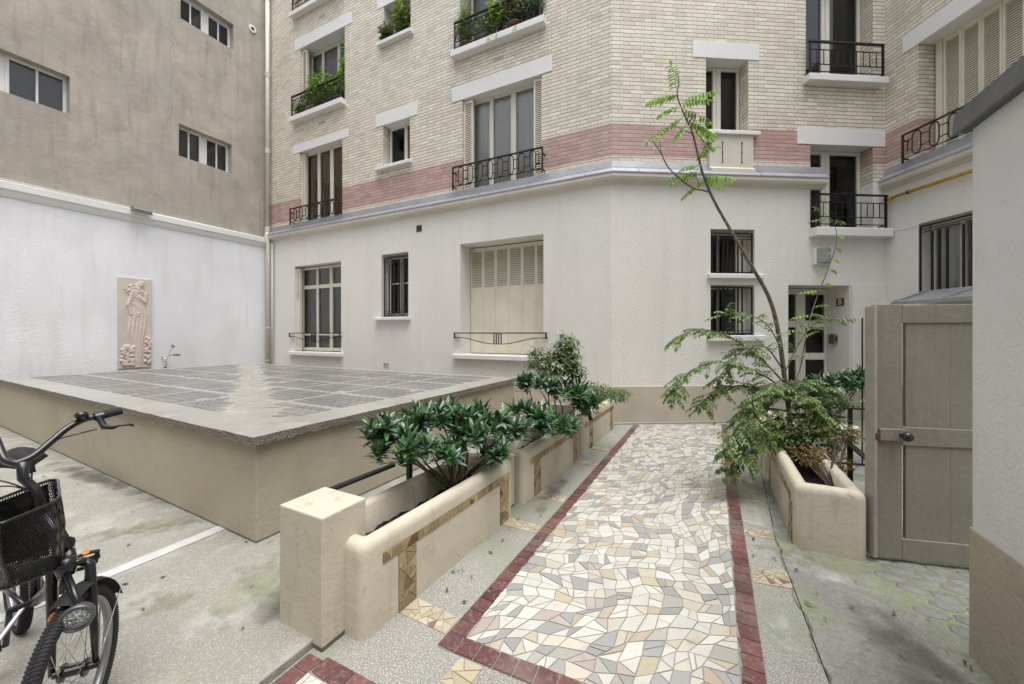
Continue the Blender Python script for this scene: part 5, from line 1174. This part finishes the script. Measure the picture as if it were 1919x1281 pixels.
# ---------------------------------------------------------------- bicycle
def bicycle():
    t=thing('bicycle','black small-wheeled bicycle with mesh basket at the left edge of the photo','bicycle',tuple(cw(-1.9,1.5,.035)))
    b0=t.location.copy(); zg=.035
    def P(X,Y,z): return cw(X,Y,z)-b0
    Hx,Hy=-1.531,1.335; wd=Vector((.42,-.907)); ax=Vector((.907,.42)); rw=.262; hz=.262+zg*.3
    H=P(Hx,Hy,hz); W3=P(Hx+wd.x,Hy+wd.y,hz)-H; A3=P(Hx+ax.x,Hy+ax.y,hz)-H; Z=Vector((0,0,1))
    def wheel(H,W3,A3,nm):
        g=MB(); n=72; rt=.0215; nt_=10
        g.tube([H+(W3*math.cos(2*PI*k/n)+Z*math.sin(2*PI*k/n))*(rw-rt) for k in range(n)],rt,nt_,closed=True)
        for k in range(n*2): # tread lugs
            a=2*PI*k/(n*2); c=W3*math.cos(a)+Z*math.sin(a); tt=-W3*math.sin(a)+Z*math.cos(a)
            for s in (-1,1):
                p0=H+c*(rw+.0008)+tt*.002*s; p1=H+c*(rw-.008)+A3*s*.0175+tt*.005; w_=tt*.0026
                g.add([p0-w_,p0+w_,p1+w_,p1-w_,p0-w_+c*.0025,p0+w_+c*.0025,p1+w_+(c+A3*s)*.002,p1-w_+(c+A3*s)*.002],[(4,5,6,7),(0,1,5,4),(2,3,7,6),(1,2,6,5),(3,0,4,7)])
        o=g.build(nm,M['blkm'],t,smooth=False); 
        g=MB(); rr=rw-.042; n2=64
        prof=[(rr,-.013),(rr-.010,-.010),(rr-.013,0),(rr-.010,.010),(rr,.013)]
        vs=[H+(W3*math.cos(2*PI*k/n2)+Z*math.sin(2*PI*k/n2))*q+A3*h for q,h in prof for k in range(n2)]
        g.add(vs,[(i*n2+j,i*n2+(j+1)%n2,(i+1)*n2+(j+1)%n2,(i+1)*n2+j) for i in range(4) for j in range(n2)]); g.build('rim',M['metal'],o,smooth=True)
        g=MB()
        for k in range(28):
            a=2*PI*k/28; s=1 if k%2 else -1; b_=a+(.9 if (k//2)%2 else -.9)
            g.tube([H+(W3*math.cos(b_)+Z*math.sin(b_))*.022+A3*s*.028,H+(W3*math.cos(a)+Z*math.sin(a))*(rr-.01)],.0011,4)
        g.build('spoke',M['chrome'],o)
        g=MB(); g.lathe(H,[(.012,-.052),(.012,-.036),(.028,-.034),(.028,-.026),(.017,-.022),(.017,.022),(.028,.026),(.028,.034),(.012,.036),(.012,.052)],14,A3); g.lathe(H,[(.001,.05),(.011,.052),(.011,.066),(.001,.068)],8,A3); g.build('hub',M['blk'],o)
        return o
    wheel(H,W3,A3,'front_wheel')
    CW=P(-1.775,1.385,.985) # handlebar clamp
    crown=H.lerp(CW,.42)+Vector((0,0,.03)); crown=P(-1.600,1.385,.60)
    headb=P(-1.62,1.39,.66); headt=P(-1.70,1.39,.79)
    # fork
    g=MB()
    for s in (-1,1):
        lo_=H+A3*.056*s; up=crown+A3*.05*s
        g.tube([lo_,lo_.lerp(up,.35)+W3*.0,lo_.lerp(up,.8),up,crown+A3*.02*s+Vector((0,0,.02))],[.009,.012,.015,.016,.014],8)
    g.tube([crown,headb],.02,8); g.build('fork',M['blk'],t,smooth=True)
    # mudguard
    g=MB(); n=30; 
    for sgn in (0,):
        vs=[]; 
        for k in range(n+1):
            a=R(74)+R(84)*k/n; c=W3*math.cos(a)+Z*math.sin(a)
            for j in range(7):
                q=(j-3)/3; vs.append(H+c*(rw+.022-.012*q*q)+A3*.032*q)
        g.add(vs,[(i*7+j,i*7+j+1,(i+1)*7+j+1,(i+1)*7+j) for i in range(n) for j in range(6)])
    g.build('mudguard',M['blkm'],t,smooth=True)
    g=MB()
    for s in (-1,1): g.tube([H+A3*.06*s,H+(W3*math.cos(R(150))+Z*math.sin(R(150)))*(rw+.015)+A3*.03*s],.0022,5)
    g.tube([P(-1.475,1.362,.30),P(-1.475,1.365,.47)],.0022,5); g.build('mudguard_stay',M['chrome'],t)
    # frame
    d=Vector((.86,-.51)); BB=P(Hx-.60*d.x,Hy-.60*d.y,.30); RH=P(Hx-1.02*d.x,Hy-1.02*d.y,hz); ST2=P(Hx-.72*d.x,Hy-.72*d.y,.72)
    g=MB(); g.tube([headb,headt],.022,10); g.tube([headb+Vector((0,0,.03)),headb.lerp(BB,.5)-Vector((0,0,.04)),BB],.021,10); g.tube([headt-Vector((0,0,.03)),headt.lerp(ST2,.5)-Vector((0,0,.14)),ST2.lerp(BB,.45)],.018,10); g.tube([BB,ST2],.018,10)
    Dv=P(Hx+d.x,Hy+d.y,hz)-H; Av=Vector((-Dv.y,Dv.x,0))
    for s in (-1,1): g.tube([BB+Av*.03*s,RH+Av*.06*s],.009,8); g.tube([ST2.lerp(BB,.1)+Av*.015*s,RH+Av*.06*s],.008,8)
    g.build('frame',M['blk'],t,smooth=True)
    wheel(RH,Dv,Av,'rear_wheel')
    # saddle
    SD=P(Hx-.86*d.x,Hy-.86*d.y,.86); g=MB(); g.tube([ST2,SD-Vector((0,0,.04))],.013,8); g.build('seat_post',M['metal'],t,smooth=True)
    g=MB(); vs=[]; n=14
    for i in range(n+1):
        f=i/n; wv=.016+.095*max(0,(f-.25)/.75)**1.3*(1 if f<.9 else (1-(f-.9)*4)); c=SD+Dv*(.15-.28*f)
        for j in range(9): q=(j-4)/4; vs.append(c+Av*wv*q+Z*(.03*(1-q*q)-.03*abs(q)**3+.012*f))
    g.add(vs,[(i*9+j,i*9+j+1,(i+1)*9+j+1,(i+1)*9+j) for i in range(n) for j in range(8)]); g.build('saddle',M['blkm'],t,smooth=True).modifiers.new('s','SOLIDIFY').thickness=.02
    # crank and pedals
    g=MB(); g.lathe(BB+Av*.05,[(.075,-.002),(.08,0),(.075,.002)],28,Av); g.tube([BB-Av*.08,BB+Av*.08],.014,8)
    pu=BB+Av*.08+Z*.10+Dv*.0; pd=BB-Av*.08-Z*.14
    g.tube([BB+Av*.07,pu],.010,6); g.tube([BB-Av*.07,pd],.010,6); g.build('crank',M['blk'],t)
    for p,s in ((pu,1),(pd-Av*.12,-1)):
        g=MB(); c=p+Av*.06
        e_=(Dv*.45+Z*.9); g.tube([c+e_*.035+Av*.04,c+e_*.045,c+e_*.035-Av*.04,c-e_*.035-Av*.04,c-e_*.045,c-e_*.035+Av*.04],.009,6,closed=True); g.tube([c-Av*.05,c+Av*.05],.012,8)
        o=g.build('pedal',M['blkm'],t); g=MB(); g.lathe(c+e_*.052,[(.001,-.004),(.014,-.003),(.014,.003),(.001,.004)],8,e_); g.build('reflector',M['orange'],o)
    # stem and handlebar
    g=MB(); g.tube([headt,headt.lerp(CW,.5)+W3*.0,CW-Z*.06,CW],[.014,.014,.015,.017],10); g.build('stem',M['blk'],t,smooth=True)
    def bar(l): return smoothp([at(px,py,Y)-b0 for px,py,Y in l],5)
    right=bar([(30,868,1.385),(62,855,1.42),(95,828,1.47),(125,803,1.52),(155,787,1.57),(190,778,1.61),(229,769,1.66)])
    mid=right[0]; left=[mid+ (mid-p)*.0 for p in []]
    # mirrored half for the side outside the frame
    axh=(right[-1]-mid); axh.z=0; axh=(P(-1.775+.85,1.385+.52,.985)-CW).normalized()
    lf=[mid-axh*((p-mid).dot(axh))+((p-mid)-axh*((p-mid).dot(axh))) for p in right]
    hb=MB(); hb.tube(list(reversed(lf))+right[1:],.0125,10); hbo=hb.build('handlebar',M['blk'],t,smooth=True)
    for arr in (right,lf):
        g=MB(); seg=arr[-8:]; pts=[]; g.tube(seg,[.0165+.0008*(k%2) for k in range(len(seg))],12); g.build('grip',M['blkm'],hbo,smooth=True)
    # brake lever of the visible side
    g=MB(); p=at(188,780,1.60)-b0; l=[(186,783,1.59),(196,800,1.57),(212,801,1.57),(226,796,1.58),(244,795,1.60),(250,797,1.61)]
    g.tube([at(*q)-b0 for q in l],[.011,.012,.008,.0055,.005,.006],8); g.lathe(p,[(.018,-.012),(.019,0),(.018,.012)],12,(right[-1]-right[-8])); g.build('brake_lever',M['blk'],hbo,smooth=True)
    g=MB(); c=at(153,776,1.56)-b0; g.lathe(c,[(.012,-.022),(.016,-.012),(.020,-.01),(.021,0),(.015,.010),(.001,.012)],14); g.build('bell',M['blk'],hbo,smooth=True)
    # cables
    g=MB(); g.tube(smoothp([at(*q)-b0 for q in [(182,804,1.565),(150,812,1.55),(105,825,1.48),(70,850,1.43),(60,890,1.42),(64,925,1.42)]],5),.0026,5)
    g.tube(smoothp([at(*q)-b0 for q in [(-10,898,1.38),(20,905,1.40),(45,915,1.42),(75,935,1.44),(90,980,1.44)]],5),.0026,5); g.tube(smoothp([at(*q)-b0 for q in [(-10,912,1.38),(30,912,1.39),(60,930,1.42),(70,1000,1.42)]],5),.0026,5); g.build('cable',M['blk'],t,smooth=True)
    # basket: real wire mesh
    top=[(108,893,1.50),(112,935,1.27),(0,982,1.12),(-95,985,1.18),(0,934,1.32)]
    T=[at(108,893,1.49),at(114,936,1.27),at(-20,990,1.10),at(-30,945,1.28)]
    Bm=[at(112,1042,1.46),at(120,1062,1.32),at(0,1108,1.19),at(-25,1070,1.34)]
    T=[p-b0 for p in T]; Bm=[p-b0 for p in Bm]
    # lower the base to a common height
    zb=sum(p.z for p in Bm)/4; zt=sum(p.z for p in T)/4
    def ringpt(R_,u): 
        u%=4; i=int(u); f=u-i; a,b=R_[i],R_[(i+1)%4]; 
        c=sum(R_,Vector())/4; p=a.lerp(b,f); corner=min(f,1-f); k=1-.16*max(0,1-corner/.22)**2; return c+(p-c)*k
    NU,NV=112,26; g=MB()
    def bp(u,v): 
        a=ringpt(T,u); b=ringpt(Bm,u); p=a.lerp(b,v); c=(sum(T,Vector())/4).lerp(sum(Bm,Vector())/4,v); bul=1+.13*math.sin(PI*min(1,v*1.15)); return c+(p-c)*bul
    wire=.0013
    for k in range(NU):
        for sgn in (1,-1):
            pts=[bp(4*(k+sgn*NV*.5*(j/5))/NU,j/5) for j in range(6)]; g.tube(pts,wire,3,cap=False)
    # bottom mesh
    for k in range(22):
        f=(k+.5)/22
        g.tube([Bm[0].lerp(Bm[1],f),Bm[3].lerp(Bm[2],f)],wire,3,cap=False); g.tube([Bm[0].lerp(Bm[3],f),Bm[1].lerp(Bm[2],f)],wire,3,cap=False)
    bk=g.build('basket',M['blk'],t)
    g=MB(); g.tube([bp(4*k/48,0) for k in range(48)],.0045,6,closed=True); g.tube([bp(4*k/48,1) for k in range(48)],.004,6,closed=True)
    for u in (.0,1.0,2.0,3.0): 
        a=[bp(u-.05+.1*j/2,v) for v in (0,.33,.66,1) for j in (0,)]; g.tube([bp(u,v/5) for v in range(6)],.0035,6)
    # solid lower skirts seen on the photo's front corner
    vs=[]
    for j in range(9):
        for i in range(5): vs.append(bp(.90+.24*i/4,.0+j/8))
    g.add(vs,[(j*5+i,j*5+i+1,(j+1)*5+i+1,(j+1)*5+i) for j in range(8) for i in range(4)]); g.build('basket_rim',M['blk'],bk,smooth=True)
    g=MB(); 
    vs=[bp(3.15+.7*i/6,.05+.9*j/4)*1.0 for j in range(5) for i in range(7)]; g.add(vs,[(j*7+i,j*7+i+1,(j+1)*7+i+1,(j+1)*7+i) for j in range(4) for i in range(6)])
    g.build('basket_bracket',M['blk'],t,smooth=True)
    # headlight, reflector, bracket
    hp=at(146,1156,1.275)-b0; fd=(W3*1.0+A3*.15).normalized()
    g=MB(); g.lathe(hp,[(.001,-.055),(.022,-.048),(.037,-.022),(.043,0),(.043,.012),(.037,.016),(.034,.010)],24,fd); hl=g.build('headlight',M['dullmetal'],t,smooth=True)
    hl.scale=(1,1,1)
    g=MB(); g.lathe(hp,[(.035,.010),(.025,.018),(.001,.021)],24,fd); g.build('lens',mat('headlamp_glass',(.28,.29,.30),.08,metal=.5,bump=[(120,.01)]),hl,smooth=True)
    g=MB(); g.tube([crown,crown+W3*.05+Z*(-.02),hp-fd*.04],.007,6); g.box(0,0,0,0,0,0); g.build('lamp_bracket',M['blk'],t)
    g=MB(); rp_=at(110,1158,1.30)-b0; g.lathe(rp_,[(.001,-.008),(.024,-.008),(.025,0),(.022,.006),(.001,.008)],18,fd); g.build('reflector',M['orange'],t,smooth=True)
    # brake callipers and lamp arm
    g=MB(); g.tube([crown+A3*.045+Z*.01,crown+A3*.05-Z*.06+W3*.02],.008,6); g.tube([crown-A3*.045+Z*.01,crown-A3*.05-Z*.06+W3*.02],.008,6); g.tube([crown-A3*.05+W3*.025+Z*.02,crown+A3*.05+W3*.025+Z*.03],.010,6); g.lathe(crown+W3*.03+Z*.02,[(.001,-.03),(.024,-.028),(.03,0),(.024,.03),(.001,.034)],12,Z); g.tube([crown+W3*.035+Z*.01,at(146,1125,1.29)-b0,hp-fd*.03],.010,6); g.build('brake',M['blk'],t,smooth=True)
    # kickstand
    g=MB(); g.tube([BB-Av*.03,P(-2.05,1.50,.20),P(-1.98,1.40,.04)],.009,6); g.build('kickstand',M['metal'],t)
    return t
bicycle()
# second bicycle behind the block: chrome bars and mirror show above the slab
def far_bike():
    c0=cw((322-960)/FPX*8.0,8.0,.035); t=thing('bicycle','parked bicycle behind the block, only its bars and round mirror showing','bicycle',tuple(c0),0); t.scale=(.94,.94,.94); Z=Vector((0,0,1)); f=Vector((1,0,0)); a=Vector((0,1,0)); rw=.33
    # heading -x; wheels in the x-z plane
    for nm,x in (('front_wheel',-.10),('rear_wheel',-1.12)):
        H=Vector((x,0,rw)); g=MB(); g.tube([H+(f*math.cos(2*PI*k/48)+Z*math.sin(2*PI*k/48))*(rw-.018) for k in range(48)],.018,8,closed=True); o=g.build(nm,M['blkm'],t,smooth=True)
        g=MB()
        for k in range(24): an=2*PI*k/24; g.tube([H,H+(f*math.cos(an)+Z*math.sin(an))*(rw-.03)],.0012,3)
        g.build('spoke',M['chrome'],o)
    g=MB(); g.tube([(-.10,0,.33),(-.22,0,.72)],.014,8); g.tube([(-.22,0,.70),(-.62,0,.28),(-1.12,0,.33),(-.72,0,.68),(-.62,0,.28)],.013,8); g.tube([(-.72,0,.68),(-.24,0,.74)],.014,8); g.build('frame',M['blk'],t,smooth=True)
    g=MB(); g.tube([(-.72,0,.68),(-.76,0,.86)],.012,8); g.lathe((-.76,0,.86),[(.09,0),(.08,.03),(.001,.04)],12); g.build('saddle',M['blkm'],t)
    hb=MB(); dx=cw(1,0,0); hb.tube(smoothp([Vector((-.24,0,.76)),Vector((-.24,0,.93)),Vector((-.22,0,.98))+dx*.03,Vector((-.22,0,1.015))+dx*.10,Vector((-.22,0,1.02))+dx*.2]),.011,8); hb.tube(smoothp([Vector((-.24,0,.93)),Vector((-.22,0,.96))-dx*.08,Vector((-.22,0,.96))-dx*.2]),.011,8); h=hb.build('handlebar',M['chrome'],t,smooth=True)
    g=MB(); g.tube([Vector((-.22,0,1.02))+dx*.16,Vector((-.22,0,1.02))+dx*.30],.016,8); g.build('grip',M['blkm'],h)
    g=MB(); g.tube([Vector((-.22,0,1.0))+dx*.05,Vector((-.22,0,1.10))+dx*.08,Vector((-.22,0,1.20))+dx*.13],.004,5); g.build('mirror_stalk',M['chrome'],h)
    g=MB(); g.lathe(Vector((-.22,0,1.22))+dx*.14,[(.001,-.012),(.04,-.01),(.047,0),(.045,.004),(.001,.005)],18,cw(0,-1,0)); g.build('mirror',M['chrome'],h,smooth=True)
far_bike()
